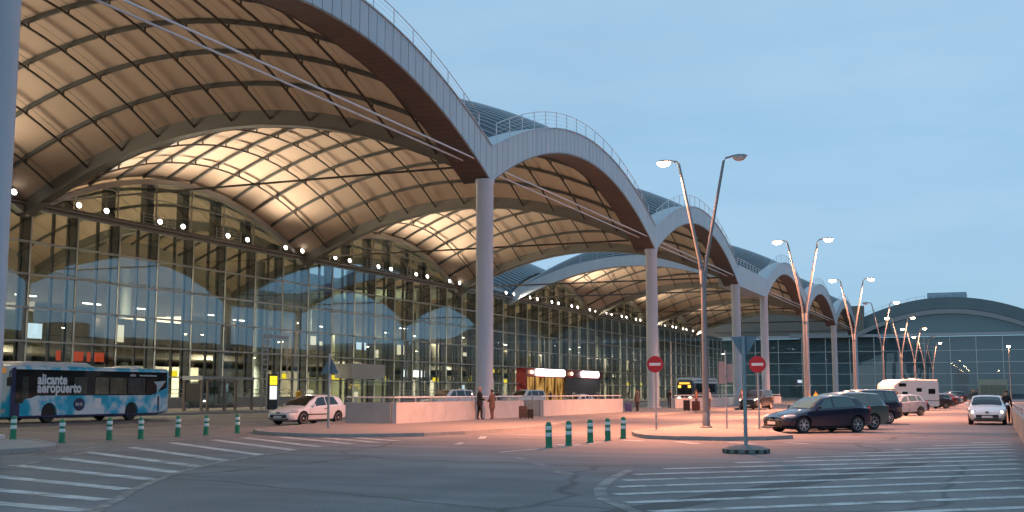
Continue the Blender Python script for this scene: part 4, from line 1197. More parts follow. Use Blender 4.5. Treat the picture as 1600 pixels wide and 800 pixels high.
    for s in (2.65, 8.95):
        for sd in (1, -1):
            w_ = inst(ty, 'wheel', B, (L / 2 - s, sd * (hw - 0.16), wr), (0, 0, 0 if sd > 0 else PI)); inst(rm, 'rim', w_)
    MB().b2(-L / 2 + 0.6, L / 2 - 0.5, -0.95, 0.95, 0.26, 0.6).build('underbody', trimm, B)
    B.location = loc; B.rotation_euler = (0, 0, yaw)
bus((-47.26, 44.1 + 6.1, 0), rad(-90))

def coach(loc, yaw):
    L, hw, H = 12.0, 1.27, 3.7
    B = thing('coach', 'tall coach with a white roof and glowing front facing the camera beyond the second column', 'coach')
    rings = [[(L / 2 - s, y, z) for y, z in rounded_rect(hw * f, 0.35, H - d, 0.35)] for s, f, d in ((0, 0.88, 0.5), (0.25, 0.96, 0.2), (0.7, 1.0, 0.04), (1.3, 1, 0), (L - 0.2, 1, 0), (L, 0.95, 0.1))]
    MB().loft(rings).build('body', paintm('coach_dark', (0.03, 0.045, 0.06)), B, smooth=True, angle=40)
    rings = [[(L / 2 - s, y * f, z) for y, z in ((hw * 1.01, H - 0.75), (hw * 0.97, H - 0.15), (hw * 0.75, H + 0.05), (-hw * 0.75, H + 0.05), (-hw * 0.97, H - 0.15), (-hw * 1.01, H - 0.75))] for s, f in ((0.22, 0.95), (0.8, 1.01), (L - 0.1, 1.01))]
    MB().loft(rings).build('roof_shell', buswhite, B, smooth=True, angle=40)
    MB().b2(L / 2 - 0.08, L / 2 + 0.06, -1.0, 1.0, 1.35, 2.75).build('windscreen', carglass, B)
    MB().b2(L / 2 + 0.05, L / 2 + 0.10, -0.8, 0.8, 2.78, 3.05).build('destination_blind', emit_mat('coach_blind', (1.0, 0.45, 0.06), 1.6), B)
    for sd in (1, -1):
        MB().b2(L / 2 + 0.07, L / 2 + 0.12, sd * 0.75 - 0.22, sd * 0.75 + 0.22, 2.25, 2.65).build('cab_lamp', emit_mat('coach_amber', (1.0, 0.5, 0.08), 1.8) if 'coach_amber' not in MATS else MATS['coach_amber'], B)
        MB().b2(L / 2 - 0.02, L / 2 + 0.05, sd * 0.85 - 0.2, sd * 0.85 + 0.2, 0.7, 0.9).build('headlight', headl, B)
        for i in range(6): MB().b2(L / 2 - 2.9 - 1.5 * i, L / 2 - 1.5 - 1.5 * i, sd * (hw + 0.004), sd * (hw + 0.02), 1.6, 2.85).build('side_window', carglass, B)
        for s in (2.4, 8.6): MB().lathe([(0.25, -0.14), (0.48, -0.14), (0.5, 0.1), (0.25, 0.14)], (L / 2 - s, sd * (hw - 0.12), 0.5), 20, axis='y').build('wheel', blackm, B)
    B.location = loc; B.rotation_euler = (0, 0, yaw)
coach((-41.2, 171.5, 0), rad(-95))

def motorhome(loc, yaw):
    L, hw, H = 6.2, 1.12, 2.9
    B = thing('motorhome', 'white motorhome with overcab bed parked in the row of cars', 'motorhome')
    mw = mat('motorhome_shell', (0.66, 0.66, 0.64), 0.45, var=0.04)
    prof = [(0.0, 0.35), (0.05, 0.85), (0.85, 1.12), (1.15, 1.62), (0.32, 2.02), (0.42, 2.40), (1.15, 2.82), (2.0, H), (6.05, H - 0.03), (6.2, H - 0.25), (6.2, 0.45), (6.0, 0.38)]
    q = MB(); rings = []
    for y, ins in ((-hw, 0.07), (-hw + 0.07, 0.0), (hw - 0.07, 0.0), (hw, 0.07)):
        cx, cz = 3.1, 1.6
        rings.append([(L / 2 - (s + (ins if s < cx else -ins)), y, z + (ins if z < cz else -ins)) for s, z in prof])
    q.loft(rings).build('body', mw, B, smooth=True, angle=35)
    for sd in (1, -1):
        yb = sd * (hw + 0.008)
        for nm, a, b, z0, z1 in (('side_window', 3.2, 3.9, 1.75, 2.1), ('side_window', 4.75, 5.65, 1.55, 2.02), ('overcab_window', 0.95, 1.9, 2.22, 2.52), ('cab_window', 1.35, 2.05, 1.2, 1.75)):
            MB().b2(L / 2 - b, L / 2 - a, yb - 0.012, yb + 0.012, z0, z1).build(nm, carglass, B)
            MB().b2(L / 2 - b - 0.05, L / 2 - a + 0.05, yb - 0.02, yb + 0.004, z0 - 0.05, z1 + 0.05).build('window_frame', greyp if False else mw, B)
        MB().b2(L / 2 - 6.1, L / 2 - 2.2, yb - 0.01, yb + 0.004, 0.9, 0.98).build('stripe', greyp, B)
        ty, rim, dk = wheel_meshes(0.34, 0.21, 8)
        for s in (0.95, 4.45):
            w_ = inst(ty, 'wheel', B, (L / 2 - s, sd * (hw - 0.10), 0.341), (0, 0, 0 if sd > 0 else PI)); inst(rim, 'rim', w_)
        MB().b2(-L / 2 - 0.02, -L / 2 + 0.02, sd * 0.85 - 0.1, sd * 0.85 + 0.1, 0.7, 1.05).build('tail_light', lampr, B)
        MB().lathe([(0.36, -0.1), (0.40, 0.0), (0.40, 0.012), (0.02, 0.012)], (L / 2 - 4.45, sd * (hw - 0.0) - (0 if sd > 0 else 0), 0.36), 20, axis='y').build('wheel_arch', trimm, B)
    MB().b2(-L / 2 - 0.03, -L / 2 + 0.01, -0.5, 0.5, 1.5, 2.1).build('rear_window', carglass, B)
    q = MB(); q.add([(L / 2 - 0.88, -0.9, 1.16), (L / 2 - 1.13, -0.85, 1.60), (L / 2 - 1.13, 0.85, 1.60), (L / 2 - 0.88, 0.9, 1.16)], [(0, 1, 2, 3)]); q.v = [(x + 0.02, y, z + 0.01) for x, y, z in q.v]; q.build('windscreen', carglass, B)
    rv = MB(); rv.b2(-1.5, -0.7, -0.4, 0.4, H - 0.02, H + 0.12); rv.build('roof_vent', mw, B)
    B.location = loc; B.rotation_euler = (0, 0, yaw); B.scale = (0.88, 0.95, 0.94)
motorhome((-7.0, 106.5, 0), math.atan2(-1.9, -1.75))

# ------------------------------------------------------------------ street lamps
lens_on = emit_mat('street_lamp_lens', (1.0, 0.62, 0.32), 60.0)
lens_off = mat('street_lamp_glass', (0.5, 0.52, 0.54), 0.2, var=0)
lampmetal = mat('lamp_post_metal', (0.22, 0.235, 0.25), 0.45, 0.45, var=0.08)
SOD = (1.0, 0.335, 0.16)
def street_lamp(y, left_on, right_on, label):
    Lr = thing('street_lamp', label, 'street lamp', (-11.2, y, 0.12), 0, 'twin-arm street lamps along the lamp island')
    b = MB(); b.lathe([(0.26, 0), (0.26, 0.05), (0.17, 0.08), (0.16, 0.6), (0.15, 0.62)], (-11.2, y, 0.12), 16); b.build('base', lampmetal, Lr, smooth=True)
    MB().tube([(-11.2, y, 0.2), (-11.2, y, 3.0), (-11.2, y, 6.4)], [0.145, 0.13, 0.115], 12).build('pole', lampmetal, Lr, smooth=True)
    MB().tube([(-11.2, y, 6.2), (-11.2, y, 6.75)], 0.15, 12).build('collar', lampmetal, Lr, smooth=True)
    for sd, on in ((-1, left_on), (1, right_on)):
        x1 = -11.2 + sd * 0.98
        arm = MB().tube([(-11.2 + sd * 0.05, y, 6.3), (-11.2 + sd * 0.14, y, 7.2), (x1, y, 11.45), (x1 + sd * 0.10, y, 11.58), (x1 + sd * 0.35, y, 11.62)], [0.085, 0.08, 0.055, 0.045, 0.04], 10).build('arm', lampmetal, Lr, smooth=True)
        hd = MB(); rg_ = []
        for t, w, h in ((0.25, 0.05, 0.04), (0.40, 0.12, 0.07), (0.65, 0.16, 0.09), (0.90, 0.14, 0.07), (1.02, 0.07, 0.03)):
            rg_.append([(x1 + sd * t, y - w, 11.60), (x1 + sd * t, y - w * 0.7, 11.60 + h), (x1 + sd * t, y + w * 0.7, 11.60 + h), (x1 + sd * t, y + w, 11.60)])
        hd.loft(rg_); hdo = hd.build('lamp_head', lampmetal, Lr, smooth=True, angle=50)
        ln = MB(); rg_ = []
        for i in range(6):
            th_ = PI / 2 * i / 5
            rg_.append([(x1 + sd * 0.68 + 0.30 * math.cos(th_) * math.cos(2 * PI * k_ / 10), y + 0.19 * math.cos(th_) * math.sin(2 * PI * k_ / 10), 11.595 - 0.20 * math.sin(th_)) for k_ in range(10)])
        ln.loft(rg_); ln.build('lens', lens_on if on else lens_off, hdo, smooth=True, angle=80)
        if on:
            light('lamp_light', 'SPOT', (x1 + sd * 0.68, y, 11.30), SODIUM, SOD, direction=(sd * 0.12, 0, -1), size=0.14, spot=146, blend=0.9, parent=Lr)
LY = [48.0 + 28.7 * i for i in range(8)]
ons = [(1, 0), (1, 1), (1, 0), (0, 1), (1, 1), (1, 1), (1, 0), (0, 1)]
ons[2] = (1, 1)
words = ['tall twin-arm street lamp nearest the camera, only its left head lit', 'twin-arm street lamp second from the camera, both heads lit', 'twin-arm street lamp third from the camera, behind the far columns',
         'twin-arm street lamp above the motorhome cab, only its right head lit', 'fifth twin-arm street lamp along the lamp island', 'sixth twin-arm street lamp along the lamp island', 'seventh twin-arm street lamp along the lamp island', 'farthest twin-arm street lamp along the lamp island']
for y, (a, b), w in zip(LY, ons, words): street_lamp(y, a, b, w)
def post_lamp(x, y, h, label):
    P = thing('post_lamp', label, 'street lamp', (x, y, 0))
    MB().tube([(x, y, 0), (x, y, h)], [0.10, 0.07], 10).build('pole', lampmetal, P, smooth=True)
    hd = MB().lathe([(0.05, h - 0.05), (0.28, h + 0.1), (0.30, h + 0.22), (0.05, h + 0.35)], (x, y, 0), 14).build('lamp_head', lampmetal, P, smooth=True)
    MB().lathe([(0.26, h + 0.08), (0.24, h - 0.10), (0.05, h - 0.22)], (x, y, 0), 14).build('lens', lens_on, hd, smooth=True)
    light('lamp_light', 'SPOT', (x, y, h - 0.3), SODIUM * 0.5, SOD, direction=(0, 0, -1), size=0.14, spot=146, blend=0.9, parent=P)
post_lamp(2.6, 200, 8.9, 'single lamp post beyond the right wall in front of the far wing')

# ------------------------------------------------------------------ bollards
green = mat('bollard_green', (0.012, 0.20, 0.105), 0.5, var=0.1, scale=6)
refl = mat('reflective_white', (0.62, 0.74, 0.74), 0.4, var=0.06)
bb = MB().lathe([(0.115, 0.0), (0.115, 0.03), (0.095, 0.05), (0.092, 0.62), (0.080, 0.70), (0.05, 0.74), (0.005, 0.75)], n=18).mesh('body', green, smooth=True)
b1 = MB().lathe([(0.0945, 0.0), (0.0965, 0.005), (0.0965, 0.105), (0.0945, 0.11)], n=18).mesh('reflective_band', refl, smooth=True)
def bollard(x, y, z, label, group):
    B = thing('flexible_bollard', label, 'bollard', (x, y, z), random.uniform(0, 6), group)
    o = inst(bb, 'body', B); inst(b1, 'reflective_band', B, (0, 0, 0.33)); inst(b1, 'reflective_band', B, (0, 0, 0.52))
    B.rotation_euler = (random.gauss(0, 0.015), random.gauss(0, 0.015), random.uniform(0, 6))
ordw = ['leftmost', 'second from the left', 'third from the left', 'fourth from the left', 'fifth from the left', 'sixth from the left', 'rightmost']
for (x, y), w, z in zip([(-28.9, 27.9), (-27.55, 28.6), (-27.7, 30.9), (-27.3, 32.0), (-27.5, 34.2), (-27.4, 35.7), (-27.5, 37.8)], ordw, [0.115] + [0.002] * 6):
    bollard(x, y, z, 'green and white bollard, %s in the row before the bus' % w, 'bollards in front of the bus')
for (x, y), w in zip([(-11.92, 31.3), (-11.86, 32.8), (-11.92, 35.0), (-11.88, 36.7), (-12.0, 38.8)], ['leftmost', 'second from the left', 'middle one', 'second from the right', 'rightmost']):
    bollard(x, y, 0.002, 'green and white bollard, %s of the five at the junction' % w, 'bollards at the junction')

# ------------------------------------------------------------------ road signs
red = mat('sign_red', (0.42, 0.008, 0.018), 0.4, var=0.04); signw = mat('sign_white', (0.72, 0.72, 0.72), 0.4, var=0.03)
def no_entry(x, y, label):
    S_ = thing('no_entry_sign', label, 'road sign', (x, y, 0.12), 0, 'no-entry signs')
    a = rad(12)
    MB().tube([(x, y, 0.1), (x, y, 3.05)], 0.04, 10).build('pole', galv, S_, smooth=True)
    d = MB().lathe([(0.001, 0.0), (0.335, 0.0), (0.335, 0.02), (0.001, 0.02)], (x, y - 0.07, 2.72), 32, axis='y').build('disc', red, S_)
    MB().b2(x - 0.235, x + 0.235, y - 0.078, y - 0.072, 2.665, 2.775).build('white_bar', signw, d)
    MB().lathe([(0.325, -0.004), (0.335, -0.004), (0.335, 0.0), (0.325, 0.0)], (x, y - 0.07, 2.72), 32, axis='y').build('rim', signw, d) if False else None
    MB().b2(x - 0.06, x + 0.06, y - 0.05, y + 0.05, 2.60, 2.64).build('bracket', galv, S_)
no_entry(-12.5, 44.9, 'red no-entry sign on the left end of the lamp island, against the second column')
no_entry(-8.72, 46.6, 'red no-entry sign beside the navy hatchback')
backm = mat('sign_back', (0.13, 0.21, 0.26), 0.5, 0.3, var=0.08)
def tri_sign(x, y, z0, zc_, half, inverted, base, label, pole_h, rz=0):
    S_ = thing('triangular_sign', label, 'road sign', (x, y, z0))
    MB().tube([(x, y, z0), (x, y, pole_h)], 0.05, 10).build('pole', mat('sign_pole', (0.24, 0.32, 0.36), 0.45, 0.4), S_, smooth=True)
    h = half * 1.732
    pts = [(-half, h / 3), (half, h / 3), (0, -2 * h / 3)] if inverted else [(-half, -h / 3), (half, -h / 3), (0, 2 * h / 3)]
    # rounded corners
    poly = []
    for i in range(3):
        p, a, b = Vector(pts[i]), Vector(pts[i - 1]), Vector(pts[(i + 1) % 3])
        for q in (p + (a - p) * 0.09, p * 0.97, p + (b - p) * 0.09): poly.append(q)
    m_ = MB(); k_ = len(poly)
    m_.add([(x + p.x, y + 0.06, zc_ + p.y) for p in poly] + [(x + p.x, y + 0.085, zc_ + p.y) for p in poly], [tuple(range(k_)), tuple(reversed(range(k_, 2 * k_)))] + [(i, k_ + i, k_ + (i + 1) % k_, (i + 1) % k_) for i in range(k_)])
    pl_ = m_.build('plate', backm, S_)
    MB().b2(x - half * 0.5, x + half * 0.5, y + 0.045, y + 0.06, zc_ - 0.02, zc_ + 0.03).build('bracket', backm, S_)
    if base:
        bs = MB(); bs.lathe([(0.60, 0.002), (0.62, 0.02), (0.60, 0.11), (0.46, 0.17), (0.30, 0.20), (0.08, 0.22)], (x, y, 0), 28)
        bo = bs.build('base', mat('rubber_base', (0.13, 0.17, 0.17), 0.8, var=0.3, scale=9), S_, smooth=True, angle=40)
        for i in range(14):
            a = 2 * PI * i / 14
            MB().box((x + 0.615 * math.cos(a), y + 0.615 * math.sin(a), 0.068), (0.02, 0.10, 0.08), rz=a).build('base_pocket', trimm, bo)
tri_sign(-6.12, 30.75, 0.0, 2.88, 0.36, True, True, 'give-way sign seen from behind on a round base in the striped area', 3.1)
tri_sign(-25.4, 41.1, 0.12, 2.62, 0.44, False, False, 'triangular warning sign seen from behind, in front of the white hatchback', 3.2)
def sign_backs(x, y):
    S_ = thing('parking_sign', 'grey pole with two sign plates seen from behind on the lamp island', 'road sign', (x, y, 0.12))
    MB().tube([(x, y, 0.12), (x, y, 3.3)], 0.035, 8).build('pole', galv, S_, smooth=True)
    pm = mat('plate_back', (0.33, 0.27, 0.27), 0.5, 0.3)
    MB().b2(x - 0.30, x - 0.02, y + 0.05, y + 0.07, 1.95, 2.85).build('plate', pm, S_)
    MB().b2(x + 0.02, x + 0.28, y + 0.05, y + 0.07, 2.0, 2.75).build('plate', pm, S_)
    MB().b2(x - 0.1, x + 0.1, y + 0.03, y + 0.05, 2.4, 2.44).build('bracket', galv, S_)
sign_backs(-10.05, 46.7)
def plain_pole(x, y, h, label, z=0.12):
    S_ = thing('sign_pole', label, 'pole', (x, y, z))
    MB().tube([(x, y, z), (x, y, h)], 0.035, 8).build('pole', galv, S_, smooth=True)
    MB().lathe([(0.07, 0), (0.07, 0.04), (0.04, 0.06)], (x, y, z), 10).build('foot', galv, S_)
plain_pole(-23.3, 88.3, 5.6, 'thin pole beside the second column')

# ------------------------------------------------------------------ parapets with handrails
greywall = mat('parapet_concrete', (0.36, 0.36, 0.345), 0.85, var=0.16, scale=0.9, bump=0.2)
def parapet(name, label, pts, h=1.0, th=0.25, mt=whitewall, seg=5.0, rail=True, z=0.12):
    Wl = thing(name, label, 'parapet', (pts[0][0], pts[0][1], z))
    for (a, b) in zip(pts, pts[1:]):
        p, q = Vector((*a, 0)), Vector((*b, 0)); L = (q - p).length; t = (q - p) / L
        k_ = max(1, int(round(L / seg)))
        for i in range(k_):
            c = p + t * (L * (i + 0.5) / k_)
            MB().box((c.x, c.y, z + h / 2), (L / k_ - 0.015, th, h + random.uniform(-0.008, 0.008)), rz=math.atan2(t.y, t.x)).build('wall_segment', mt, Wl)
        if rail:
            nr = max(2, int(L / 1.6))
            for i in range(nr):
                c = p + t * (0.5 + (L - 1.0) * i / (nr - 1))
                MB().box((c.x, c.y, z + h + 0.10), (0.10, 0.05, 0.22), rz=math.atan2(t.y, t.x)).build('rail_post', galv, Wl)
            MB().tube([(p.x, p.y, z + h + 0.24), (q.x, q.y, z + h + 0.24)], 0.035, 8).build('handrail', whitem, Wl, smooth=True)
    return Wl
parapet('parapet_wall', 'grey end parapet facing the camera beside the white hatchback', [(-28.95, 48.5), (-26.45, 48.5)], mt=greywall)
parapet('parapet_wall', 'pinkish white parapet behind the standing couple, with a handrail', [(-26.3, 48.4), (-26.3, 64.5)])
parapet('parapet_wall', 'grey cross parapet between the two long white parapets', [(-29.0, 67.0), (-26.1, 67.0)], mt=greywall)
parapet('parapet_wall', 'second long white parapet, right of the big column', [(-25.95, 66.9), (-25.95, 83.5)])
parapet('parapet_wall', 'far white parapet between the second and third columns', [(-27.5, 105.0), (-27.0, 160.0)], h=0.95, seg=8)
parapet('roadside_wall', 'low concrete wall with a metal rail along the right edge of the road', [(0.95, 12.0), (0.95, 318.0)], h=0.78, th=0.28, mt=concrete, seg=6, rail=False, z=0.0)
rw = [o for o in bpy.data.objects if o.name.startswith('roadside_wall')][0]
MB().tube([(0.98, 12, 1.0), (0.98, 318, 1.0)], 0.04, 8).build('top_rail', galv, rw, smooth=True)
for i in range(60): MB().tube([(0.98, 13 + 5.1 * i, 0.75), (0.98, 13 + 5.1 * i, 1.0)], 0.03, 6).build('rail_post', galv, rw)

# ------------------------------------------------------------------ bus shelter, totem, gantry, pillar
def shelter():
    x0, y0, y1 = -57.6, 73.4, 80.0
    S_ = thing('bus_shelter', 'glass and metal bus shelter on the pavement behind the bus', 'bus shelter', (x0, 76.5, 0.14))
    MB().b2(x0 - 1.0, x0 + 0.9, y0 - 0.1, y1 + 0.1, 2.62, 2.84).build('roof', mat('shelter_roof', (0.40, 0.37, 0.34), 0.5, 0.3), S_)
    MB().b2(x0 - 1.0, x0 + 0.9, y0 - 0.16, y0 - 0.1, 2.56, 2.88).build('roof_fascia', whitem, S_)
    sm = mat('shelter_post', (0.28, 0.22, 0.19), 0.5, 0.3)
    for (x, y) in ((x0 - 0.9, y0), (x0 + 0.75, y0), (x0 - 0.9, 76.3), (x0 + 0.75, 76.3), (x0 - 0.9, y1), (x0 + 0.75, y1)):
        MB().b2(x - 0.09, x + 0.09, y - 0.09, y + 0.09, 0.14, 2.62).build('post', sm, S_)
    gmn = glass_mat('shelter_glass', (0.62, 0.66, 0.64), 0.08, 0.4)
    for a, b in ((y0 + 0.2, 76.1), (76.5, y1 - 0.2)):
        MB().b2(x0 - 0.92, x0 - 0.90, a, b, 0.4, 2.4).build('glass_panel', gmn, S_)
        MB().b2(x0 - 0.94, x0 - 0.88, a, b, 0.34, 0.4).build('panel_frame', sm, S_); MB().b2(x0 - 0.94, x0 - 0.88, a, b, 2.4, 2.46).build('panel_frame', sm, S_)
    MB().b2(x0 - 0.8, x0 + 0.65, y0 - 0.02, y0 + 0.02, 0.9, 2.3).build('poster_panel', mat('poster_dark', (0.12, 0.12, 0.11), 0.3), S_)
    MB().b2(x0 - 0.75, x0 - 0.35, 76.6, 79.6, 0.55, 0.62).build('bench', sm, S_)
shelter()
T_ = thing('info_totem', 'black information totem with a yellow lit panel above a white timetable', 'sign totem', (-57.0, 83.0, 0.14))
MB().b2(-57.12, -56.88, 82.45, 83.75, 0.14, 3.15).build('case', trimm, T_)
for nm, z0, z1, mt in (('yellow_panel', 2.25, 2.98, yelw), ('timetable', 1.0, 2.15, emit_mat('timetable_lit', (0.95, 0.97, 1.0), 0.9))):
    MB().b2(-56.88, -56.86, 82.58, 83.62, z0, z1).build(nm, mt, T_)
    MB().b2(-56.98, -57.0, 82.5, 82.5, 0, 0) if False else None
pk = MB()
pk.b2(-56.858, -56.85, 83.0, 83.03, 2.3, 2.95); pk.b2(-56.858, -56.85, 82.62, 83.58, 2.6, 2.63); pk.build('panel_lines', trimm, T_)
for s in (82.3, 83.9): MB().b2(-57.06, -56.94, s - 0.05, s + 0.05, 0.14, 3.3).build('post', galv, T_)
Gn = thing('ladder_gantry', 'tall pale ladder-like gantry arm over the pavement left of the totem', 'gantry', (-58.5, 84.2, 0.14))
for s in (83.7, 84.5): MB().tube([(-58.5, s, 0.14), (-58.5, s, 6.6)], 0.06, 8).build('upright', galv, Gn)
for i in range(8): MB().tube([(-58.5, 83.7, 3.6 + 0.42 * i), (-58.5, 84.5, 3.6 + 0.42 * i)], 0.045, 6).build('rung', whitem, Gn)
MB().b2(-58.57, -58.43, 83.7, 87.6, 6.35, 6.62).build('arm', galv, Gn)
MB().tube([(-58.5, 87.5, 6.4), (-58.5, 87.5, 2.9)], 0.04, 6).build('drop_rod', galv, Gn)
Yp = thing('yellow_pillar', 'round yellow pillar on the pavement behind the white hatchback', 'pillar', (-57.0, 87.2, 0.14))
MB().lathe([(0.28, 0), (0.28, 1.45), (0.22, 1.55), (0.01, 1.6)], (-57, 87.2, 0.14), 16).build('body', mat('yellow_plastic', (0.60, 0.33, 0.01), 0.5), Yp, smooth=True)
MB().lathe([(0.285, 0.9), (0.285, 1.0)], (-57, 87.2, 0.14), 16).build('band', trimm, Yp)
# luggage trolleys
tro = thing('luggage_trolley', 'nested metal luggage trolley standing first by the terminal rail', 'luggage trolley', (0, 0, 0), 0, 'luggage trolleys by the terminal')
q = MB()
for s in (-0.28, 0.28):
    q.tube([(-0.45, s, 0.2), (0.4, s, 0.2), (0.5, s, 1.0)], 0.02, 6); q.tube([(-0.45, s, 0.2), (-0.3, s, 0.55), (0.42, s, 0.5)], 0.018, 6)
q.tube([(0.5, -0.28, 1.0), (0.5, 0.28, 1.0)], 0.025, 6); q.build('frame', whitem, tro)
for (x, y) in ((-0.4, -0.25), (-0.4, 0.25), (0.38, 0)): MB().lathe([(0.07, -0.02), (0.08, 0), (0.07, 0.02)], (x, y, 0.09), 12, axis='y').build('castor', blackm, tro)
TR = [tro] + [copy_tree(tro) for _ in range(5)]
for i, o in enumerate(TR):
    o.location = (-60.5, 112.0 + 1.5 * i, 0.15); o.rotation_euler = (0, 0, rad(80))
    o['label'] = 'metal luggage trolley, %s in the line by the terminal front' % ['first', 'second', 'third', 'fourth', 'fifth', 'last'][i]

# ------------------------------------------------------------------ people
skinm = mat('skin', (0.42, 0.24, 0.17), 0.6, var=0.06)
def cloth(name, c): return mat('cloth_' + name, c, 0.85, var=0.15, scale=6)
def person(loc, yaw, H, top, leg, hair, label, pose='stand', coat=None, cat='person', group=None):
    """y forward; skin-modifier body, one continuous mesh, coloured by nearest bone"""
    P = thing('person', label, cat, (0, 0, 0), 0, group)
    V, E, R, M = [], [], [], []
    def v(p, r, m, par=None):
        V.append(Vector(p) * H); R.append(r * H); M.append(m)
        if par is not None: E.append((par, len(V) - 1))
        return len(V) - 1
    st = 0.10 if pose == 'stride' else (0.03 if pose == 'lean' else 0.015)
    pel = v((0, 0, 0.525), 0.078, 1)
    wst = v((0, 0.002, 0.60), 0.075, 0, pel); ch = v((0, 0.0, 0.70), 0.088, 0, wst); sh_ = v((0, -0.005, 0.79), 0.078, 0, ch)
    nk = v((0, 0.0, 0.845), 0.034, 2, sh_); h1 = v((0, 0.012, 0.885), 0.046, 2, nk); h2 = v((0, 0.012, 0.935), 0.055, 2, h1); h3 = v((0, 0.006, 0.972), 0.040, 2, h2)
    for s in (-1, 1):
        sd = v((s * 0.088, -0.004, 0.785), 0.048, 0, sh_)
        fw = {'stand': 0.03, 'stride': 0.07 * s, 'lean': 0.09, 'fold': 0.10}.get(pose, 0.03)
        el = v((s * 0.128, -0.01 + fw * 0.3, 0.635), 0.034, 0, sd)
        if pose in ('fold', 'lean'):
            wr_ = v((s * 0.085, 0.115, 0.60), 0.026, 0, el); hn = v((s * 0.055, 0.155, 0.602), 0.023, 2, wr_)
        else:
            wr_ = v((s * 0.135, 0.02 + fw, 0.505), 0.025, 0, el); hn = v((s * 0.135, 0.03 + fw, 0.465), 0.023, 2, wr_)
        hp = v((s * 0.048, 0, 0.49), 0.066, 1, pel)
        kn = v((s * 0.055, s * st + 0.012, 0.275), 0.044, 1, hp); an = v((s * 0.056, s * st * 1.6 - 0.01, 0.045), 0.030, 1, kn)
        v((s * 0.062, s * st * 1.6 + 0.065, 0.020), 0.024, 3, an)
    me = bpy.data.meshes.new('body'); me.from_pydata(V, E, []); ob = bpy.data.objects.new('tmp_person', me); C.objects.link(ob)
    md = ob.modifiers.new('s', 'SKIN'); md.use_smooth_shade = True; ss = ob.modifiers.new('d', 'SUBSURF'); ss.levels = 1; ss.render_levels = 1
    for i, sv in enumerate(me.skin_vertices[0].data):
        sv.radius = (R[i], R[i] * (0.72 if M[i] == 0 and i in (wst, ch, sh_) else 1.0)); sv.use_root = (i == 0)
    bpy.context.view_layer.update()
    bm_ = bpy.data.meshes.new_from_object(ob.evaluated_get(bpy.context.evaluated_depsgraph_get()))
    bpy.data.objects.remove(ob)
    bm_.materials.clear()
    for mm_ in (top, leg, skinm, blackm, hair): bm_.materials.append(mm_)
    for p in bm_.polygons:
        c = p.center; best = min(range(len(V)), key=lambda i: (V[i] - c).length - R[i]); p.material_index = M[best]; p.use_smooth = True
    b_o = inst(bm_, 'body', P)
    # fingers, face, ears, hair
    f = MB()
    for hv in [i for i in range(len(V)) if M[i] == 2 and R[i] < 0.0235 * H and V[i].z < 0.7 * H]:
        c = V[hv]; par = [a for a, b in E if b == hv][0]; d = (c - V[par]).normalized(); sx = d.cross(Vector((0, 1, 0.3))).normalized()
        for k_ in range(5):
            o_ = sx * (k_ - 2) * 0.0095 * H
            ln_ = (0.045, 0.055, 0.06, 0.055, 0.04)[k_] * H
            f.tube([c + o_, c + o_ + d * ln_ * 0.6 , c + o_ + d * ln_ + Vector((0, 0.008, 0)) * H], [0.0055 * H, 0.005 * H, 0.0035 * H], 5)
    f.tube([(0, 0.058 * H, 0.93 * H), (0, 0.077 * H, 0.908 * H), (0, 0.060 * H, 0.905 * H)], [0.006 * H, 0.011 * H, 0.006 * H], 6)
    for s in (-1, 1): f.tube([(s * 0.054 * H, 0.005 * H, 0.935 * H), (s * 0.060 * H, 0.0, 0.915 * H), (s * 0.054 * H, 0.008 * H, 0.90 * H)], 0.009 * H, 6)
    f.build('face_and_fingers', skinm, P, smooth=True)
    e_ = MB()
    for s in (-1, 1): e_.lathe([(0.001, 0), (0.007 * H, 0.001), (0.001, 0.004 * H)], (s * 0.02 * H, 0.062 * H, 0.925 * H), 8, axis='y')
    e_.b2(-0.018 * H, 0.018 * H, 0.056 * H, 0.064 * H, 0.888 * H, 0.892 * H); e_.build('eyes_and_mouth', blackm, P)
    hr = MB(); rg_ = []
    for i in range(6):
        th_ = PI / 2 * i / 5
        rg_.append([(0.062 * H * math.cos(th_) * math.cos(2 * PI * k_ / 14), -0.006 * H + 0.064 * H * math.cos(th_) * math.sin(2 * PI * k_ / 14), 0.935 * H + (0.018 * H if math.sin(2 * PI * k_ / 14) > 0.3 else -0.02 * H) * math.cos(th_) + 0.066 * H * math.sin(th_)) for k_ in range(14)])
    hr.loft(rg_).build('hair', hair, P, smooth=True, angle=80)
    if coat:
        ct = MB(); rg_ = []
        for z, a, b in ((0.80, 0.105, 0.07), (0.70, 0.112, 0.085), (0.60, 0.098, 0.082), (0.50, 0.112, 0.09), (coat[1], 0.118, 0.092)):
            rg_.append([(a * H * math.cos(2 * PI * k_ / 16), b * H * math.sin(2 * PI * k_ / 16), z * H) for k_ in range(16)])
        ct.loft(rg_, cap=False).build('coat', coat[0], P, smooth=True, angle=80)
    P.location = loc; P.rotation_euler = (0, 0, yaw)
    return P
black_c, brown_c, grey_c = cloth('black', (0.014, 0.013, 0.015)), cloth('brown', (0.13, 0.075, 0.06)), cloth('grey', (0.07, 0.066, 0.062))
jean, pink_c, white_c, yel_c, orange_c = cloth('denim', (0.04, 0.055, 0.09)), cloth('pink', (0.50, 0.30, 0.28)), cloth('white', (0.55, 0.50, 0.46)), cloth('yellow', (0.62, 0.40, 0.02)), cloth('orange', (0.55, 0.20, 0.10))
hb, hg = cloth('hair_brown', (0.05, 0.03, 0.02)), cloth('hair_grey', (0.30, 0.24, 0.22))
person((-25.85, 57.3, 0.125), rad(-50), 1.78, black_c, black_c, hg, 'person in black clothes leaning on the parapet in front of the big column', 'lean', (black_c, 0.44))
person((-25.35, 57.85, 0.125), rad(75), 1.64, brown_c, brown_c, hb, 'person in a brown coat facing the one in black by the parapet', 'fold', (brown_c, 0.36))
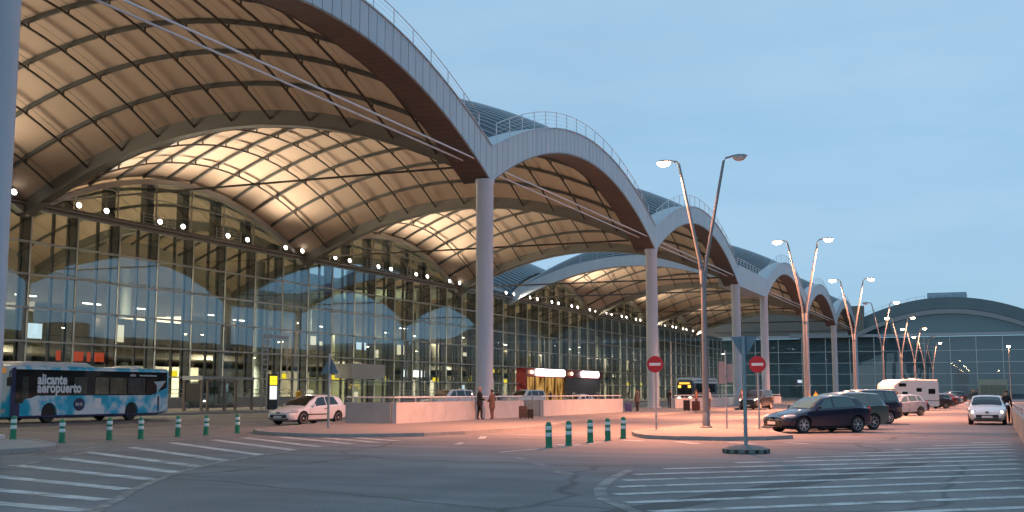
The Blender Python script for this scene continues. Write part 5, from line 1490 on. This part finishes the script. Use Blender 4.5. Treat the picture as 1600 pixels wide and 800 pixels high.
person((-25.2, 85.2, 0.125), rad(60), 1.74, grey_c, black_c, hb, 'person in a grey coat waiting beside a blue suitcase', 'stand', (grey_c, 0.42))
person((-28.6, 107.5, 0.12), rad(20), 1.74, black_c, jean, hb, 'person in a dark jacket and jeans beside the second column', 'stride')
person((-21.9, 90.6, 0.125), rad(110), 1.72, orange_c, grey_c, hb, 'person in an orange top behind the dark suitcases', 'fold')
person((-21.0, 91.0, 0.125), rad(-120), 1.78, white_c, brown_c, hg, 'person in a pale shirt next to the nearest lamp post', 'stand')
person((-21.4, 92.5, 0.125), rad(180), 1.70, pink_c, brown_c, hb, 'person in a pink top at the back of the luggage group', 'stand')
person((-21.6, 107.2, 0.125), rad(160), 1.75, pink_c, pink_c, hb, 'person in pink clothes walking near the third column', 'stride')
person((-16.9, 116.0, 0.0), rad(10), 1.76, yel_c, black_c, hb, 'person in a yellow jacket seen above the navy hatchback', 'stand')
person((-16.2, 116.6, 0.0), rad(170), 1.74, yel_c, black_c, hb, 'second person in a yellow jacket, right of the first', 'stand')
person((0.62, 66.2, 0.0), rad(180), 1.70, black_c, black_c, hb, 'person in black behind the white oncoming car by the wall', 'stride')
person((-41.6, 96.0, 0.0), rad(160), 1.76, black_c, jean, hb, 'person in black at the door of the white off-road car', 'stand')
pr = random.Random(21); cl = [black_c, grey_c, brown_c, jean, pink_c, white_c]
proto = person((-60, 150, 0.15), 0, 1.72, grey_c, black_c, hb, 'standing figure in the small crowd on the far terminal pavement', 'stand', None, 'person', 'people waiting on the far pavement')
plist = [proto]
for i in range(13):
    o = copy_tree(proto); plist.append(o)
    for ch_ in o.children:
        if ch_.name.startswith('body'):
            ch_.data = ch_.data.copy(); ch_.data.materials[0] = pr.choice(cl); ch_.data.materials[1] = pr.choice(cl[:4])
for i, o in enumerate(plist):
    o.location = (-55.0 - pr.uniform(0, 4.5), 146 + i * 4.4 + pr.uniform(-1.5, 1.5), 0.15); o.rotation_euler = (0, 0, pr.uniform(0, 6.28)); s_ = pr.uniform(0.94, 1.05); o.scale = (s_, s_, s_)
# suitcases
def suitcase(loc, yaw, w, d, h, m_, label):
    S_ = thing('suitcase', label, 'suitcase')
    q = MB(); rg_ = []
    for z, f in ((0.06, 0.9), (0.10, 1.0), (h - 0.05, 1.0), (h, 0.88)):
        rg_.append([(w / 2 * f * cx, d / 2 * f * cy, z) for cx, cy in ((-1, -0.8), (-0.85, -1), (0.85, -1), (1, -0.8), (1, 0.8), (0.85, 1), (-0.85, 1), (-1, 0.8))])
    q.loft(rg_).build('body', m_, S_, smooth=True, angle=30)
    hd = MB(); hd.tube([(-w * 0.28, d * 0.3, h - 0.02), (-w * 0.28, d * 0.3, h + 0.25), (w * 0.28, d * 0.3, h + 0.25), (w * 0.28, d * 0.3, h - 0.02)], 0.013, 6); hd.build('handle', blackm, S_)
    for s in (-1, 1):
        MB().lathe([(0.03, -0.015), (0.04, 0), (0.03, 0.015)], (s * w * 0.36, d * 0.3, 0.042), 10, axis='x').build('wheel', blackm, S_)
        MB().lathe([(0.03, -0.015), (0.04, 0), (0.03, 0.015)], (s * w * 0.36, -d * 0.3, 0.042), 10, axis='x').build('wheel', blackm, S_)
    for z in (h * 0.35, h * 0.7): MB().b2(-w * 0.40, w * 0.40, -d / 2 - 0.006, -d / 2 + 0.01, z - 0.01, z + 0.01).build('pocket_zip', blackm, S_)
    S_.location = loc; S_.rotation_euler = (0, 0, yaw)
suitcase((-24.15, 59.4, 0.125), 0.3, 0.46, 0.28, 0.72, cloth('case_brown', (0.07, 0.05, 0.045)), 'brown upright suitcase standing alone before the grey cross parapet')
suitcase((-23.75, 59.5, 0.125), 0.5, 0.30, 0.24, 0.54, cloth('case_black', (0.015, 0.013, 0.013)), 'small black bag right beside the lone brown suitcase')
suitcase((-25.65, 84.3, 0.125), 0.2, 0.50, 0.30, 0.66, cloth('case_blue', (0.05, 0.06, 0.19)), 'blue suitcase left of the person in the grey coat')
suitcase((-22.55, 90.0, 0.125), 0.1, 0.5, 0.3, 0.85, cloth('case_black', (0.015, 0.013, 0.013)), 'black suitcase at the left of the luggage group')
suitcase((-21.75, 89.8, 0.125), 0.1, 0.62, 0.34, 0.78, cloth('case_dark_red', (0.05, 0.02, 0.02)), 'wide dark suitcase in the middle of the luggage group')

# ------------------------------------------------------------------ car park building opposite, mirrored in the glass front
K = thing('car_park_building', 'long open-decked car park building mirrored in the terminal glass', 'car park', (60, 140, 0))
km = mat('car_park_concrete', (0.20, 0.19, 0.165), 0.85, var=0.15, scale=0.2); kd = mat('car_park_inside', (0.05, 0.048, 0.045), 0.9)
MB().b2(50, 92, -20, 330, 0.02, 0.3).build('floor_slab', km, K)
for z in (3.2, 6.4, 9.6, 12.8):
    MB().b2(48, 92, -20, 330, z - 0.25, z).build('floor_slab', km, K)
    MB().b2(47.8, 48.0, -20, 330, z, z + 1.1).build('deck_parapet', km, K)
for i in range(44): MB().b2(48.3, 48.9, -19.8 + 8 * i, -19.2 + 8 * i, 0.02, 12.5).build('pillar', km, K)
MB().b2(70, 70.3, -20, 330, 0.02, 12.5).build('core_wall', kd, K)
for y in (60, 190): MB().lathe([(5.5, 0.02), (5.5, 16.5), (5.2, 16.8), (0.1, 16.9)], (44.5, y, 0), 28).build('stair_tower', km, K, smooth=True)
